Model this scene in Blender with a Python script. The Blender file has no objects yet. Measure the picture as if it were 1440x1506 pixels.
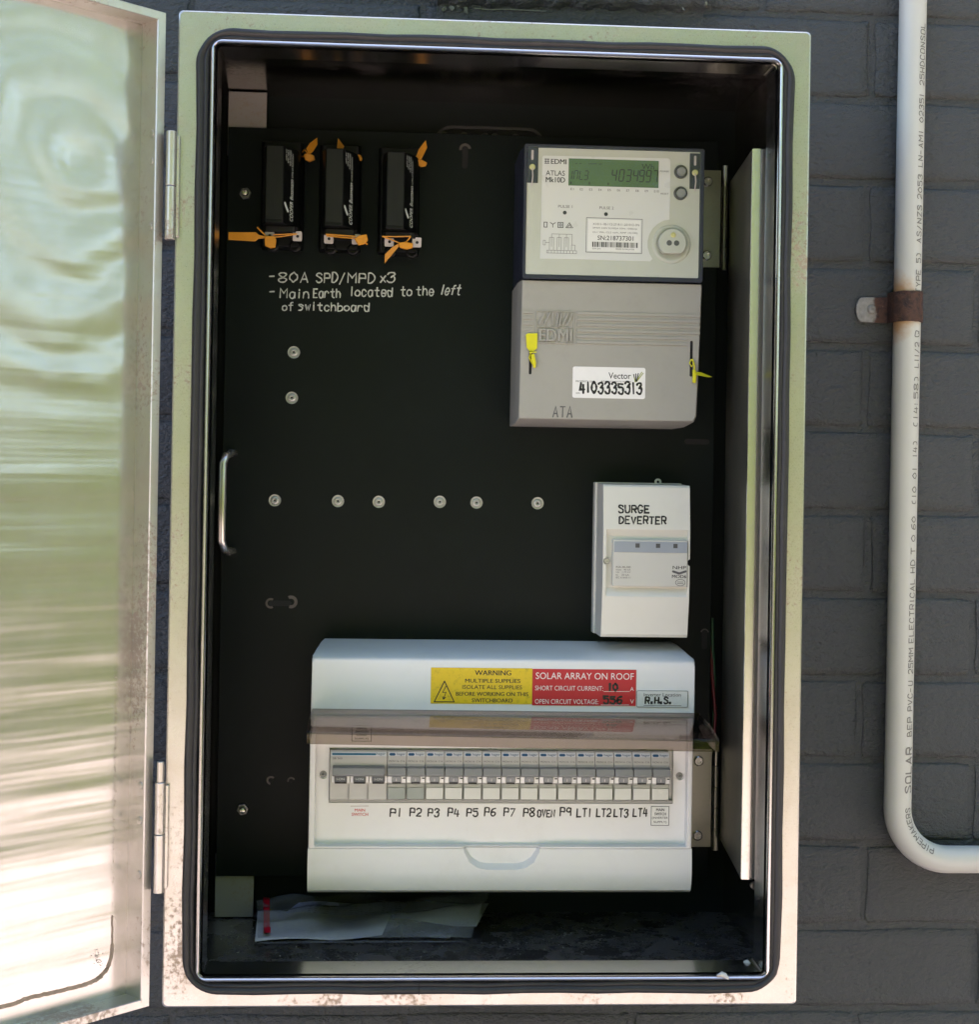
import bpy, bmesh, math, random
from mathutils import Vector, Matrix

random.seed(7)
SC = bpy.context.scene
COL = SC.collection
Z0 = 1800.0                       # height of the cabinet's top edge above the ground, mm


def W(x, y, z):                   # cabinet millimetres (x right, y into the wall, z up from the cabinet's top edge) -> world metres
    return Vector((x / 1000.0, y / 1000.0, (z + Z0) / 1000.0))


# ------------------------------------------------------------------ camera
cam = bpy.data.cameras.new('camera')
cam_ob = bpy.data.objects.new('camera', cam)
COL.objects.link(cam_ob)
SC.camera = cam_ob
SC.render.resolution_x, SC.render.resolution_y = 980, 1024
cam.sensor_fit = 'HORIZONTAL'
cam.sensor_width = 36.0
cam.lens = 36.0 * 2289.1 / 1440.0
cam.shift_x = -0.0011
cam.shift_y = -0.0412
cam.clip_start, cam.clip_end = 0.05, 300.0
yaw, pitch, roll = -0.06225, 0.00413, -0.0163
RM = Matrix.Rotation(yaw, 3, 'Z') @ Matrix.Rotation(pitch, 3, 'X') @ Matrix.Rotation(roll, 3, 'Y')
right, fwd, up = RM.col[0], RM.col[1], RM.col[2]
cm = Matrix((right, up, -fwd)).transposed().to_4x4()
cm.translation = W(193.64, -1369.1, -403.35)
cam_ob.matrix_world = cm

# ------------------------------------------------------------------ world, sun, exposure
SUN_EL, SUN_AZ = math.radians(57), math.radians(12)
world = bpy.data.worlds.new('World')
SC.world = world
world.use_nodes = True
wn = world.node_tree
sky = wn.nodes.new('ShaderNodeTexSky')
sky.sky_type = 'NISHITA'
sky.sun_disc = False
sky.sun_elevation = SUN_EL
sky.sun_rotation = SUN_AZ
sky.air_density = 1.0
sky.dust_density = 2.5
sky.ozone_density = 1.0
wn.links.new(sky.outputs[0], wn.nodes['Background'].inputs[0])
wn.nodes['Background'].inputs[1].default_value = 0.15
sun = bpy.data.lights.new('sun', 'SUN')
sun.energy = 3.6
sun.angle = math.radians(0.55)
sun.color = (1.0, 0.95, 0.87)
sun_ob = bpy.data.objects.new('sun', sun)
COL.objects.link(sun_ob)
sdir = Vector((math.sin(SUN_AZ) * math.cos(SUN_EL), math.cos(SUN_AZ) * math.cos(SUN_EL), math.sin(SUN_EL)))
sun_ob.rotation_euler = sdir.to_track_quat('Z', 'Y').to_euler()
SC.view_settings.view_transform = 'Standard'
SC.view_settings.look = 'None'
SC.view_settings.gamma = 1.0
SC.view_settings.use_curve_mapping = False
SC.view_settings.exposure = 2.25
SC.cycles.max_bounces = 7
SC.cycles.diffuse_bounces = 3
SC.cycles.glossy_bounces = 4
SC.cycles.adaptive_threshold = 0.02
SC.cycles.transparent_max_bounces = 12
SC.cycles.sample_clamp_indirect = 6.0
SC.cycles.caustics_reflective = False
SC.cycles.caustics_refractive = False
SC.cycles.use_denoising = True

# ------------------------------------------------------------------ materials
MATS = {}


class NT:
    def __init__(self, name):
        self.m = bpy.data.materials.new(name)
        self.m.use_nodes = True
        self.t = self.m.node_tree
        self.b = self.t.nodes['Principled BSDF']
        self.out = self.t.nodes['Material Output']
        self.co = None

    def n(self, kind, **kw):
        x = self.t.nodes.new('ShaderNode' + kind)
        for k, v in kw.items():
            setattr(x, k, v)
        return x

    def l(self, a, b):
        self.t.links.new(a, b)

    def coord(self):
        if self.co is None:
            self.co = self.n('NewGeometry').outputs['Position']
        return self.co

    def mapping(self, scale, rot=(0, 0, 0), loc=(0, 0, 0), src=None):
        mp = self.n('Mapping')
        mp.inputs['Scale'].default_value = scale
        mp.inputs['Rotation'].default_value = rot
        mp.inputs['Location'].default_value = loc
        self.l(src or self.coord(), mp.inputs['Vector'])
        return mp.outputs[0]

    def noise(self, scale=1.0, detail=4, rough=0.55, vec=None, dist=0.0):
        x = self.n('TexNoise')
        x.inputs['Scale'].default_value = scale
        x.inputs['Detail'].default_value = detail
        x.inputs['Roughness'].default_value = rough
        x.inputs['Distortion'].default_value = dist
        self.l(vec or self.coord(), x.inputs['Vector'])
        return x.outputs['Fac']

    def ramp(self, fac, stops):
        r = self.n('ValToRGB')
        e = r.color_ramp.elements
        while len(e) < len(stops):
            e.new(0.5)
        for i, (p, c) in enumerate(stops):
            e[i].position = p
            e[i].color = (c, c, c, 1) if not isinstance(c, tuple) else (*c, 1)
        self.l(fac, r.inputs[0])
        return r.outputs[0]

    def mix(self, fac, a, b):
        x = self.n('Mix', data_type='RGBA')
        for s, v in ((0, fac), (6, a), (7, b)):
            if isinstance(v, (tuple, float, int)):
                x.inputs[s].default_value = (*v, 1) if isinstance(v, tuple) else v
            else:
                self.l(v, x.inputs[s])
        return x.outputs[2]

    def math(self, op, a, b=0.0):
        x = self.n('Math', operation=op)
        for s, v in ((0, a), (1, b)):
            if isinstance(v, (float, int)):
                x.inputs[s].default_value = v
            else:
                self.l(v, x.inputs[s])
        return x.outputs[0]

    def bump(self, h, strength=0.3, dist=0.001, normal=None):
        x = self.n('Bump')
        x.inputs['Strength'].default_value = strength
        x.inputs['Distance'].default_value = dist
        self.l(h, x.inputs['Height'])
        if normal:
            self.l(normal, x.inputs['Normal'])
        return x.outputs[0]

    def set(self, **kw):
        for k, v in kw.items():
            s = self.b.inputs[k.replace('_', ' ')]
            if isinstance(v, (float, int)):
                s.default_value = v
            elif isinstance(v, tuple):
                s.default_value = (*v, 1) if len(v) == 3 else v
            else:
                self.l(v, s)
        return self


def done(name, nt):
    MATS[name] = nt.m
    return nt.m


def plain(name, col, rough=0.45, metal=0.0, var=0.08, vscale=60, bump=0.0, bscale=800, grime=0.0, grime_col=(0.12, 0.1, 0.07), spec=0.5):
    """coloured surface with slight mottling, a little grime and fine relief"""
    t = NT(name)
    n1 = t.noise(vscale, 5, 0.6)
    lo = tuple(c * (1 - var) for c in col)
    hi = tuple(min(1, c * (1 + var)) for c in col)
    c = t.mix(n1, lo, hi)
    if grime:
        g = t.ramp(t.noise(vscale * 1.7, 8, 0.72, dist=0.4), [(0.52, 0.0), (0.72, 1.0)])
        c = t.mix(t.math('MULTIPLY', g, grime), c, grime_col)
    t.set(Base_Color=c, Metallic=metal, Specular_IOR_Level=spec)
    rv = t.noise(vscale * 0.6, 4)
    t.set(Roughness=t.math('ADD', t.math('MULTIPLY', rv, 0.16), rough - 0.08))
    if bump:
        t.set(Normal=t.bump(t.noise(bscale, 3), bump, 0.0004))
    return done(name, t)


def steel(name, col=(0.50, 0.49, 0.465), rough=0.3, brush=(1, 1, 60), rust=0.35, bump=0.12, lo=0.58, warp=None, metal=0.9, film=0.12):
    t = NT(name)
    big = t.noise(9, 6, 0.65)
    c = t.mix(big, tuple(v * 0.86 for v in col), tuple(min(1, v * 1.1) for v in col))
    spots = t.noise(230, 7, 0.72)
    zone = t.noise(11, 4, 0.6, vec=t.mapping((1, 1, 0.6), loc=(3, 1, 2)))
    mk = t.ramp(t.math('MULTIPLY', t.math('ADD', spots, 0.25), t.math('ADD', zone, 0.25)), [(lo, 0.0), (lo + 0.09, 1.0)])
    mk2 = t.math('MULTIPLY', mk, rust)
    c = t.mix(mk2, c, (0.24, 0.13, 0.06))
    fmask = t.ramp(t.noise(26, 7, 0.7, dist=0.5), [(0.45, 0.0), (0.75, 1.0)])
    c = t.mix(t.math('MULTIPLY', fmask, film), c, (0.42, 0.34, 0.24))
    br = t.noise(90, 3, 0.6, vec=t.mapping(brush))
    t.set(Base_Color=c, Metallic=t.math('SUBTRACT', metal, t.math('ADD', t.math('MULTIPLY', mk2, 0.6), t.math('MULTIPLY', fmask, film * 0.5))))
    t.set(Roughness=t.math('ADD', t.math('MULTIPLY', br, 0.14), t.math('ADD', t.math('MULTIPLY', mk2, 0.35), rough - 0.07)))
    nrm = t.bump(br, bump, 0.0004)
    if warp:
        nrm = warp(t, nrm)
    t.set(Normal=nrm)
    return done(name, t)


def door_warp(t, nrm):
    # drawn sheet: long shallow ripples across the door and a polishing swirl in its upper part
    a = -0.807
    v = t.mapping((1, 1, 1), loc=(0, 0, 0))
    st = t.noise(1, 1.5, 0.5, vec=t.mapping((1.6, 1.6, 17)))
    st2 = t.noise(1, 2, 0.5, vec=t.mapping((3.0, 3.0, 60), loc=(2, 5, 1)))
    wv = t.n('TexWave', wave_type='RINGS', rings_direction='SPHERICAL', wave_profile='SIN')
    wv.inputs['Scale'].default_value = 6.0
    wv.inputs['Distortion'].default_value = 7.0
    wv.inputs['Detail'].default_value = 2.0
    wv.inputs['Detail Scale'].default_value = 1.3
    cx = W(-10.1 - 0.7225 * 78 - 0.69 * 22.5, -0.6914 * 78 + 0.7225 * 22.5, -145)
    sub = t.n('VectorMath', operation='SUBTRACT')
    t.l(t.coord(), sub.inputs[0])
    sub.inputs[1].default_value = cx
    t.l(sub.outputs[0], wv.inputs['Vector'])
    ln = t.n('VectorMath', operation='LENGTH')
    t.l(sub.outputs[0], ln.inputs[0])
    near = t.ramp(ln.outputs['Value'], [(0.12, 1.0), (0.26, 0.0)])
    h = t.math('ADD', t.math('MULTIPLY', st, 0.75), t.math('MULTIPLY', st2, 0.16))
    mh = t.n('Mix', data_type='FLOAT')
    t.l(near, mh.inputs[0])
    t.l(h, mh.inputs[2])
    t.l(t.math('ADD', t.math('MULTIPLY', wv.outputs['Fac'], 0.26), t.math('MULTIPLY', h, 0.55)), mh.inputs[3])
    return t.bump(mh.outputs[0], 1.0, 0.0040, nrm)


def clear(name, tint, rough=0.03, ior=1.49, refl=1.0, haze=0.0, wrinkle=0.0):
    """thin clear plastic sheet: tinted see-through plus surface reflection"""
    t = NT(name)
    t.t.nodes.remove(t.b)
    tr = t.n('BsdfTransparent')
    tr.inputs[0].default_value = (*tint, 1)
    gl = t.n('BsdfGlossy')
    gl.inputs['Roughness'].default_value = rough
    fr = t.n('Fresnel')
    fr.inputs['IOR'].default_value = ior
    mx = t.n('MixShader')
    t.l(t.math('MULTIPLY', fr.outputs[0], refl), mx.inputs[0])
    t.l(tr.outputs[0], mx.inputs[1])
    t.l(gl.outputs[0], mx.inputs[2])
    o = mx.outputs[0]
    if haze:
        df = t.n('BsdfDiffuse')
        df.inputs[0].default_value = (0.75, 0.76, 0.76, 1)
        m2 = t.n('MixShader')
        t.l(t.math('MULTIPLY', t.ramp(t.noise(35, 5), [(0.3, 0.3), (0.75, 1.0)]), haze), m2.inputs[0])
        t.l(o, m2.inputs[1])
        t.l(df.outputs[0], m2.inputs[2])
        o = m2.outputs[0]
    if wrinkle:
        nb = t.bump(t.noise(45, 4, 0.6, dist=1.0), wrinkle, 0.004)
        t.l(nb, gl.inputs['Normal'])
        t.l(nb, fr.inputs['Normal'])
    t.l(o, t.out.inputs[0])
    return done(name, t)


steel('rim_steel', metal=0.91, film=0.38, rough=0.29, rust=0.6, lo=0.63, brush=(60, 60, 4))
steel('door_steel', col=(0.55, 0.54, 0.515), metal=0.87, film=0.1, rough=0.22, rust=0.0, lo=0.7, bump=0.0, brush=(0.2, 0.2, 0.3), warp=door_warp)
steel('edge_steel', film=0.4, metal=0.85, col=(0.57, 0.55, 0.52), rough=0.32, rust=0.55, lo=0.62, brush=(40, 40, 5))
steel('lip_steel', metal=1.0, col=(0.55, 0.54, 0.53), rough=0.2, rust=0.15, lo=0.66, brush=(10, 10, 10), bump=0.04)
steel('inner_steel', metal=1.0, film=0.02, col=(0.40, 0.38, 0.36), rough=0.15, rust=0.25, lo=0.64, brush=(4, 4, 60), bump=0.02)
steel('bright_steel', col=(0.58, 0.57, 0.54), rough=0.22, rust=0.08, lo=0.66, bump=0.04)
steel('dull_steel', metal=0.35, col=(0.30, 0.285, 0.27), rough=0.5, rust=0.3, lo=0.62, bump=0.1, brush=(50, 50, 4))
steel('rail_shade_steel', metal=0.75, col=(0.14, 0.138, 0.11), rough=0.42, rust=0.1, lo=0.66, bump=0.03, brush=(4, 4, 30))  # darker steel: the rail's shaded side is put into the colour
steel('hinge_steel', col=(0.26, 0.26, 0.225), rough=0.3, rust=0.15, lo=0.66, bump=0.03)
steel('zinc', col=(0.40, 0.41, 0.395), rough=0.42, rust=0.12, lo=0.62, bump=0.25, brush=(50, 50, 50))
plain('rubber', (0.012, 0.012, 0.013), 0.5, var=0.3, vscale=40, bump=0.2, bscale=300, grime=0.22, grime_col=(0.06, 0.06, 0.055))
plain('black_board', (0.0034, 0.0060, 0.0060), 0.42, var=0.35, vscale=14, bump=0.12, bscale=900, grime=0.15, grime_col=(0.013, 0.019, 0.018), spec=0.13)
plain('black_plastic', (0.004, 0.0048, 0.0046), 0.4, var=0.2, vscale=60, bump=0.15, bscale=1500, grime=0.15, grime_col=(0.02, 0.02, 0.019), spec=0.15)
plain('black_face', (0.010, 0.012, 0.0105), 0.5, var=0.2, vscale=60, bump=0.15, bscale=1500, spec=0.2)
plain('skirt_plastic', (0.012, 0.011, 0.0115), 0.35, var=0.2, spec=0.2)
plain('hole', (0.004, 0.004, 0.004), 0.8)
plain('white_plastic', (0.77, 0.77, 0.76), 0.36, var=0.025, vscale=14, bump=0.1, bscale=1600, grime=0.13, grime_col=(0.50, 0.46, 0.38))
plain('cream_plastic', (0.50, 0.52, 0.45), 0.45, var=0.03, vscale=30, grime=0.06, bump=0.1, bscale=2000)
plain('surge_plastic', (0.67, 0.67, 0.60), 0.4, var=0.03, vscale=20, grime=0.06, grime_col=(0.4, 0.38, 0.3), bump=0.08, bscale=1800)
plain('module_plastic', (0.56, 0.56, 0.51), 0.45, var=0.02, vscale=30, bump=0.05)
plain('band_blue', (0.30, 0.34, 0.38), 0.45, var=0.05)
plain('grey_cover', (0.33, 0.325, 0.285), 0.48, var=0.04, vscale=40, bump=0.35, bscale=2200, grime=0.1, grime_col=(0.18, 0.16, 0.13))
plain('grey_side', (0.15, 0.15, 0.15), 0.5, var=0.05, bump=0.2)
plain('navy', (0.018, 0.022, 0.040), 0.4, var=0.12)
plain('label_white', (0.66, 0.67, 0.65), 0.3, var=0.02, vscale=50, bump=0.12, bscale=60)
plain('paper_white', (0.80, 0.80, 0.77), 0.5, var=0.03, vscale=90, grime=0.05)
plain('lcd', (0.085, 0.15, 0.065), 0.14, var=0.15, vscale=40, bump=0.1, bscale=90)
plain('lcd_ink', (0.006, 0.014, 0.006), 0.4)
plain('ink', (0.012, 0.012, 0.013), 0.55, var=0.3)
plain('marker_black', (0.009, 0.009, 0.011), 0.45, var=0.4, vscale=200)
plain('print_grey', (0.09, 0.09, 0.09), 0.6, var=0.2)
plain('chalk', (0.50, 0.53, 0.51), 0.7, var=0.35, vscale=300)
plain('print_white', (0.55, 0.60, 0.58), 0.6)
plain('white_ink', (0.78, 0.74, 0.74), 0.5)
plain('red_ink', (0.55, 0.04, 0.025), 0.5, var=0.2, vscale=200)
plain('label_yellow', (0.74, 0.52, 0.010), 0.38, var=0.06, vscale=120, grime=0.5, grime_col=(0.16, 0.12, 0.02))
plain('label_red', (0.50, 0.008, 0.022), 0.38, var=0.08, vscale=90)
plain('label_grey', (0.66, 0.68, 0.67), 0.4, var=0.06, vscale=120, grime=0.2)
plain('tag_orange', (0.62, 0.25, 0.012), 0.4, var=0.12, vscale=150, grime=0.15)
plain('tag_yellow', (0.66, 0.62, 0.015), 0.4, var=0.1, vscale=150)
plain('lug', (0.50, 0.45, 0.44), 0.5, var=0.12, grime=0.2)
plain('brass', (0.62, 0.58, 0.30), 0.35, metal=0.6)
plain('button_grey', (0.24, 0.25, 0.24), 0.45)
plain('ring_grey', (0.07, 0.075, 0.075), 0.5)
plain('breaker_body', (0.53, 0.53, 0.50), 0.45, var=0.04, grime=0.06, bump=0.1)
plain('breaker_nose', (0.40, 0.41, 0.38), 0.45, var=0.04, grime=0.06)
plain('toggle_grey', (0.25, 0.265, 0.27), 0.42, var=0.05)
plain('toggle_dark', (0.10, 0.11, 0.115), 0.45)
plain('logo_blue', (0.02, 0.09, 0.20), 0.4, var=0.1)
plain('logo_teal', (0.02, 0.14, 0.25), 0.4, var=0.1)
plain('logo_strip', (0.62, 0.66, 0.68), 0.4)
plain('teal_paper', (0.34, 0.40, 0.39), 0.3, var=0.06)
plain('slip_white', (0.88, 0.88, 0.88), 0.25, var=0.03)
plain('sill_grey', (0.33, 0.34, 0.32), 0.45)
plain('pvc', (0.60, 0.605, 0.565), 0.38, var=0.03, vscale=12, bump=0.05, grime=0.05, grime_col=(0.35, 0.33, 0.28))
plain('pipe_ink', (0.16, 0.155, 0.145), 0.6, var=0.35, vscale=250)
plain('red_strip', (0.42, 0.004, 0.02), 0.35)
plain('crumb', (0.50, 0.48, 0.44), 0.8, var=0.25, vscale=300)
plain('cable_grey', (0.16, 0.15, 0.13), 0.5)
plain('cable_red', (0.11, 0.006, 0.012), 0.4)
plain('cable_green', (0.008, 0.05, 0.02), 0.4)
plain('residue', (0.33, 0.255, 0.20), 0.9, var=0.4, vscale=220, bump=0.8, bscale=500, grime=0.5, grime_col=(0.10, 0.07, 0.05))
plain('washer_dark', (0.09, 0.08, 0.076), 0.5, metal=0.6, var=0.3)
plain('screw_dark', (0.16, 0.155, 0.15), 0.4, metal=1.0, var=0.3)
plain('flake', (0.13, 0.14, 0.115), 0.7, var=0.2)
clear('smoked', (0.69, 0.645, 0.615), 0.03, refl=0.65, haze=0.0)
clear('clear_cover', (0.93, 0.96, 0.95), 0.05, refl=0.8)
clear('clear_front', (0.98, 0.985, 0.98), 0.03, refl=0.9, wrinkle=0.12)
clear('bag_film', (0.98, 0.98, 0.98), 0.1, refl=1.0, haze=0.24, wrinkle=0.6)

t = NT('wall_paint')
n1 = t.noise(5, 6, 0.6)
c = t.mix(n1, (0.036, 0.040, 0.0405), (0.057, 0.0625, 0.0635))
scf = t.ramp(t.noise(55, 9, 0.8, dist=1.5), [(0.66, 0.0), (0.72, 1.0)])
c = t.mix(t.math('MULTIPLY', scf, 0.25), c, (0.13, 0.135, 0.13))
nb = t.bump(t.noise(1, 4, 0.65, vec=t.mapping((150, 150, 260))), 1.0, 0.0048)
nb = t.bump(t.noise(30, 5, 0.65), 0.8, 0.004, nb)
t.set(Base_Color=c, Roughness=t.math('ADD', t.math('MULTIPLY', n1, 0.2), 0.38), Normal=nb)
done('wall_paint', t)

t = NT('paper_print')
lines = t.n('TexWave', wave_type='BANDS', bands_direction='Y')
lines.inputs['Scale'].default_value = 60
lines.inputs['Distortion'].default_value = 1.5
lines.inputs['Detail'].default_value = 3
t.l(t.mapping((1, 1, 1)), lines.inputs['Vector'])
msk = t.ramp(t.noise(1, 5, 0.7, vec=t.mapping((260, 60, 60))), [(0.5, 0.0), (0.56, 1.0)])
ll = t.ramp(lines.outputs['Fac'], [(0.55, 0.0), (0.75, 1.0)])
t.set(Base_Color=t.mix(t.math('MULTIPLY', t.math('MULTIPLY', msk, ll), 0.55), (0.68, 0.70, 0.84), (0.10, 0.11, 0.2)), Roughness=0.6)
done('paper_print', t)

t = NT('rusty')
r1 = t.noise(120, 8, 0.7, dist=0.6)
c = t.mix(t.ramp(r1, [(0.35, 0.0), (0.62, 1.0)]), (0.012, 0.0065, 0.006), (0.085, 0.036, 0.022))
c = t.mix(t.ramp(t.noise(160, 6, 0.7, vec=t.mapping((1, 1, 1), loc=(4, 2, 9))), [(0.62, 0.0), (0.7, 0.8)]), c, (0.16, 0.12, 0.10))
px = t.n('SeparateXYZ')
t.l(t.coord(), px.inputs[0])
edge = t.math('ADD', px.outputs['X'], t.math('MULTIPLY', t.noise(70, 5, 0.6), 0.022))
zm = t.ramp(t.math('MULTIPLY', t.math('SUBTRACT', edge, 0.680), 20.0), [(0.60, 1.0), (0.70, 0.0)])
c = t.mix(zm, c, t.mix(t.noise(200, 5), (0.16, 0.16, 0.15), (0.45, 0.44, 0.42)))
t.set(Base_Color=c, Roughness=0.72, Metallic=t.math('MULTIPLY', zm, 0.5), Normal=t.bump(r1, 0.9, 0.003))
done('rusty', t)

t = NT('pvc_pipe')
n1 = t.noise(12, 5, 0.6)
c = t.mix(n1, (0.47, 0.475, 0.44), (0.52, 0.52, 0.485))
px = t.n('SeparateXYZ')
t.l(t.coord(), px.inputs[0])
nz = t.math('MULTIPLY', t.math('SUBTRACT', t.noise(60, 5, 0.7), 0.5), 0.03)
dz = t.math('ABSOLUTE', t.math('SUBTRACT', px.outputs['Z'], (Z0 - 215.5) / 1000))
side = t.math('MULTIPLY', t.math('SUBTRACT', px.outputs['X'], 0.728), 0.9)
st = t.ramp(t.math('ADD', t.math('ADD', dz, nz), side), [(0.014, 1.0), (0.034, 0.0)])
c = t.mix(t.math('MULTIPLY', st, 0.85), c, t.mix(t.noise(90, 4), (0.30, 0.11, 0.02), (0.50, 0.30, 0.12)))
t.set(Base_Color=c, Roughness=0.4, Normal=t.bump(t.noise(500, 3), 0.05, 0.0005))
done('pvc_pipe', t)

t = NT('paving')
n1 = t.noise(3, 6, 0.65)
c = t.mix(n1, (0.43, 0.335, 0.32), (0.58, 0.47, 0.455))
t.set(Base_Color=c, Roughness=0.85, Normal=t.bump(t.noise(90, 5), 0.4, 0.004))
done('paving', t)

t = NT('leaf')
oi = t.noise(2.2, 4, 0.6)
t.set(Base_Color=t.mix(oi, (0.15, 0.20, 0.025), (0.36, 0.42, 0.06)), Roughness=0.6, Specular_IOR_Level=0.2)
tl = t.n('BsdfTranslucent')
tl.inputs[0].default_value = (0.36, 0.46, 0.08, 1)
mx = t.n('MixShader')
mx.inputs[0].default_value = 0.4
t.l(t.b.outputs[0], mx.inputs[1])
t.l(tl.outputs[0], mx.inputs[2])
t.l(mx.outputs[0], t.out.inputs[0])
done('leaf', t)


# ------------------------------------------------------------------ mesh helpers
class MB:
    def __init__(self):
        self.v, self.f = [], []

    def add(self, vs, fs):
        o = len(self.v)
        self.v += [tuple(p) for p in vs]
        self.f += [tuple(i + o for i in f) for f in fs]
        return self

    def box(self, x0, x1, y0, y1, z0, z1):
        x0, x1 = sorted((x0, x1)); y0, y1 = sorted((y0, y1)); z0, z1 = sorted((z0, z1))
        return self.add([(x, y, z) for z in (z0, z1) for y in (y0, y1) for x in (x0, x1)],
                        [(0, 2, 3, 1), (4, 5, 7, 6), (0, 1, 5, 4), (2, 6, 7, 3), (0, 4, 6, 2), (1, 3, 7, 5)])

    def prism_x(self, prof, x0, x1, taper=None):
        """closed (y, z) profile pushed from x0 to x1; taper(y, z) insets the ends"""
        n = len(prof)
        tp = taper or (lambda y, z: 0)
        vs = [(x0 + tp(y, z), y, z) for y, z in prof] + [(x1 - tp(y, z), y, z) for y, z in prof]
        return self.add(vs, [tuple(range(n))[::-1], tuple(range(n, 2 * n))] + [(i, (i + 1) % n, n + (i + 1) % n, n + i) for i in range(n)])

    def prism_y(self, poly, y0, y1):
        """closed (x, z) outline, thick from y0 (front) to y1"""
        n = len(poly)
        return self.add([(x, y0, z) for x, z in poly] + [(x, y1, z) for x, z in poly],
                        [tuple(range(n)), tuple(range(n, 2 * n))[::-1]] + [(i, n + i, n + (i + 1) % n, (i + 1) % n) for i in range(n)])

    def prism_z(self, poly, z0, z1):
        n = len(poly)
        return self.add([(x, y, z0) for x, y in poly] + [(x, y, z1) for x, y in poly],
                        [tuple(range(n))[::-1], tuple(range(n, 2 * n))] + [(i, (i + 1) % n, n + (i + 1) % n, n + i) for i in range(n)])

    def rings(self, loops, close=False):
        """list of equal-length closed loops of points joined by quads"""
        n = len(loops[0])
        vs = [p for l in loops for p in l]
        fs = []
        m = len(loops)
        for k in range(m if close else m - 1):
            a, b = k * n, ((k + 1) % m) * n
            fs += [(a + i, a + (i + 1) % n, b + (i + 1) % n, b + i) for i in range(n)]
        return self.add(vs, fs)

    def lathe_y(self, cx, cz, prof, seg=20):
        """profile of (radius, y) turned about an axis along y"""
        loops = []
        for r, y in prof:
            loops.append([(cx + r * math.cos(2 * math.pi * k / seg), y, cz + r * math.sin(2 * math.pi * k / seg)) for k in range(seg)])
        self.rings(loops)
        n = len(self.v)
        self.f.append(tuple(range(n - seg, n)))
        return self

    def tube(self, pts, r, seg=10, cap=True):
        pts = [Vector(p) for p in pts]
        loops = []
        up_ = Vector((0.13, 0.31, 0.94)).normalized()
        prev = None
        for i, p in enumerate(pts):
            d = (pts[min(i + 1, len(pts) - 1)] - pts[max(i - 1, 0)]).normalized()
            if prev is None:
                a = d.cross(up_ if abs(d.dot(up_)) < 0.95 else Vector((1, 0, 0))).normalized()
            else:
                a = (prev - d * prev.dot(d)).normalized()
            prev = a
            b = d.cross(a)
            rr = r[i] if isinstance(r, (list, tuple)) else r
            loops.append([tuple(p + (a * math.cos(2 * math.pi * k / seg) + b * math.sin(2 * math.pi * k / seg)) * rr) for k in range(seg)])
        o = len(self.v)
        self.rings(loops)
        if cap:
            self.f.append(tuple(range(o, o + seg))[::-1])
            self.f.append(tuple(range(len(self.v) - seg, len(self.v))))
        return self

    def cyl_z(self, cx, cy, z0, z1, r, seg=16):
        return self.tube([(cx, cy, z0), (cx, cy, z1)], r, seg)

    def build(self, name, mat, parent=None, bevel=0.0, segs=2, smooth=30, loc=None):
        me = bpy.data.meshes.new(name)
        L = loc if loc is not None else Vector((0, 0, 0))
        me.from_pydata([tuple(W(*p) - L) for p in self.v], [], self.f)
        bm = bmesh.new()
        bm.from_mesh(me)
        bmesh.ops.recalc_face_normals(bm, faces=bm.faces)
        bm.to_mesh(me)
        bm.free()
        return finish(name, me, mat, parent, bevel, segs, smooth, L)


def finish(name, me, mat, parent=None, bevel=0.0, segs=2, smooth=30, L=Vector((0, 0, 0))):
    if mat:
        me.materials.append(MATS[mat])
    if smooth:
        me.polygons.foreach_set('use_smooth', [True] * len(me.polygons))
        me.set_sharp_from_angle(angle=math.radians(smooth))
    me.update()
    ob = bpy.data.objects.new(name, me)
    ob.location = L
    COL.objects.link(ob)
    if parent:
        attach(ob, parent)
    if bevel:
        md = ob.modifiers.new('bevel', 'BEVEL')
        md.width = bevel / 1000
        md.segments = segs
        md.limit_method = 'ANGLE'
        md.angle_limit = math.radians(28)
        md.harden_normals = False
    return ob


def origin(o):
    v = o.location.copy()
    if o.parent:
        v = Vector(o['_o']) if '_o' in o else v
    return v


def attach(ob, parent):
    # every object here is built in world coordinates with an unrotated origin; parents keep theirs
    base = ABS[parent.name] if parent.name in ABS else parent.location.copy()
    ABS[ob.name] = ob.location.copy()
    ob.parent = parent
    ob.location = ob.location - base


ABS = {}


def thing(name, label, cat, loc, group=None):
    e = bpy.data.objects.new(name, None)
    e.empty_display_size = 0.02
    e.location = W(*loc)
    COL.objects.link(e)
    ABS[e.name] = e.location.copy()
    return tag(e, label, cat, group)


def tag(o, label=None, cat=None, group=None, kind=None):
    if label: o['label'] = label
    if cat: o['category'] = cat
    if group: o['group'] = group
    if kind: o['kind'] = kind
    return o


def copy_tree(o, parent=None):
    c = o.copy()
    COL.objects.link(c)
    c.parent = parent
    for ch in list(o.children):
        copy_tree(ch, c)
    return c


def rrect(x0, x1, z0, z1, r, y, seg=6):
    pts = []
    for cx, cz, a0 in ((x1 - r, z1 - r, 0), (x0 + r, z1 - r, 90), (x0 + r, z0 + r, 180), (x1 - r, z0 + r, 270)):
        for k in range(seg + 1):
            a = math.radians(a0 + 90 * k / seg)
            pts.append((cx + r * math.cos(a), y, cz + r * math.sin(a)))
    return pts


def rr2(x0, x1, z0, z1, r, seg=4):
    return [(p[0], p[2]) for p in rrect(x0, x1, min(z0, z1), max(z0, z1), r, 0, seg)]


def circ(cx, cz, r, n=18, a0=0, a1=360):
    k = n if a1 - a0 == 360 else n + 1
    return [(cx + r * math.cos(math.radians(a0 + (a1 - a0) * i / n)), cz + r * math.sin(math.radians(a0 + (a1 - a0) * i / n))) for i in range(k)]


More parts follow.
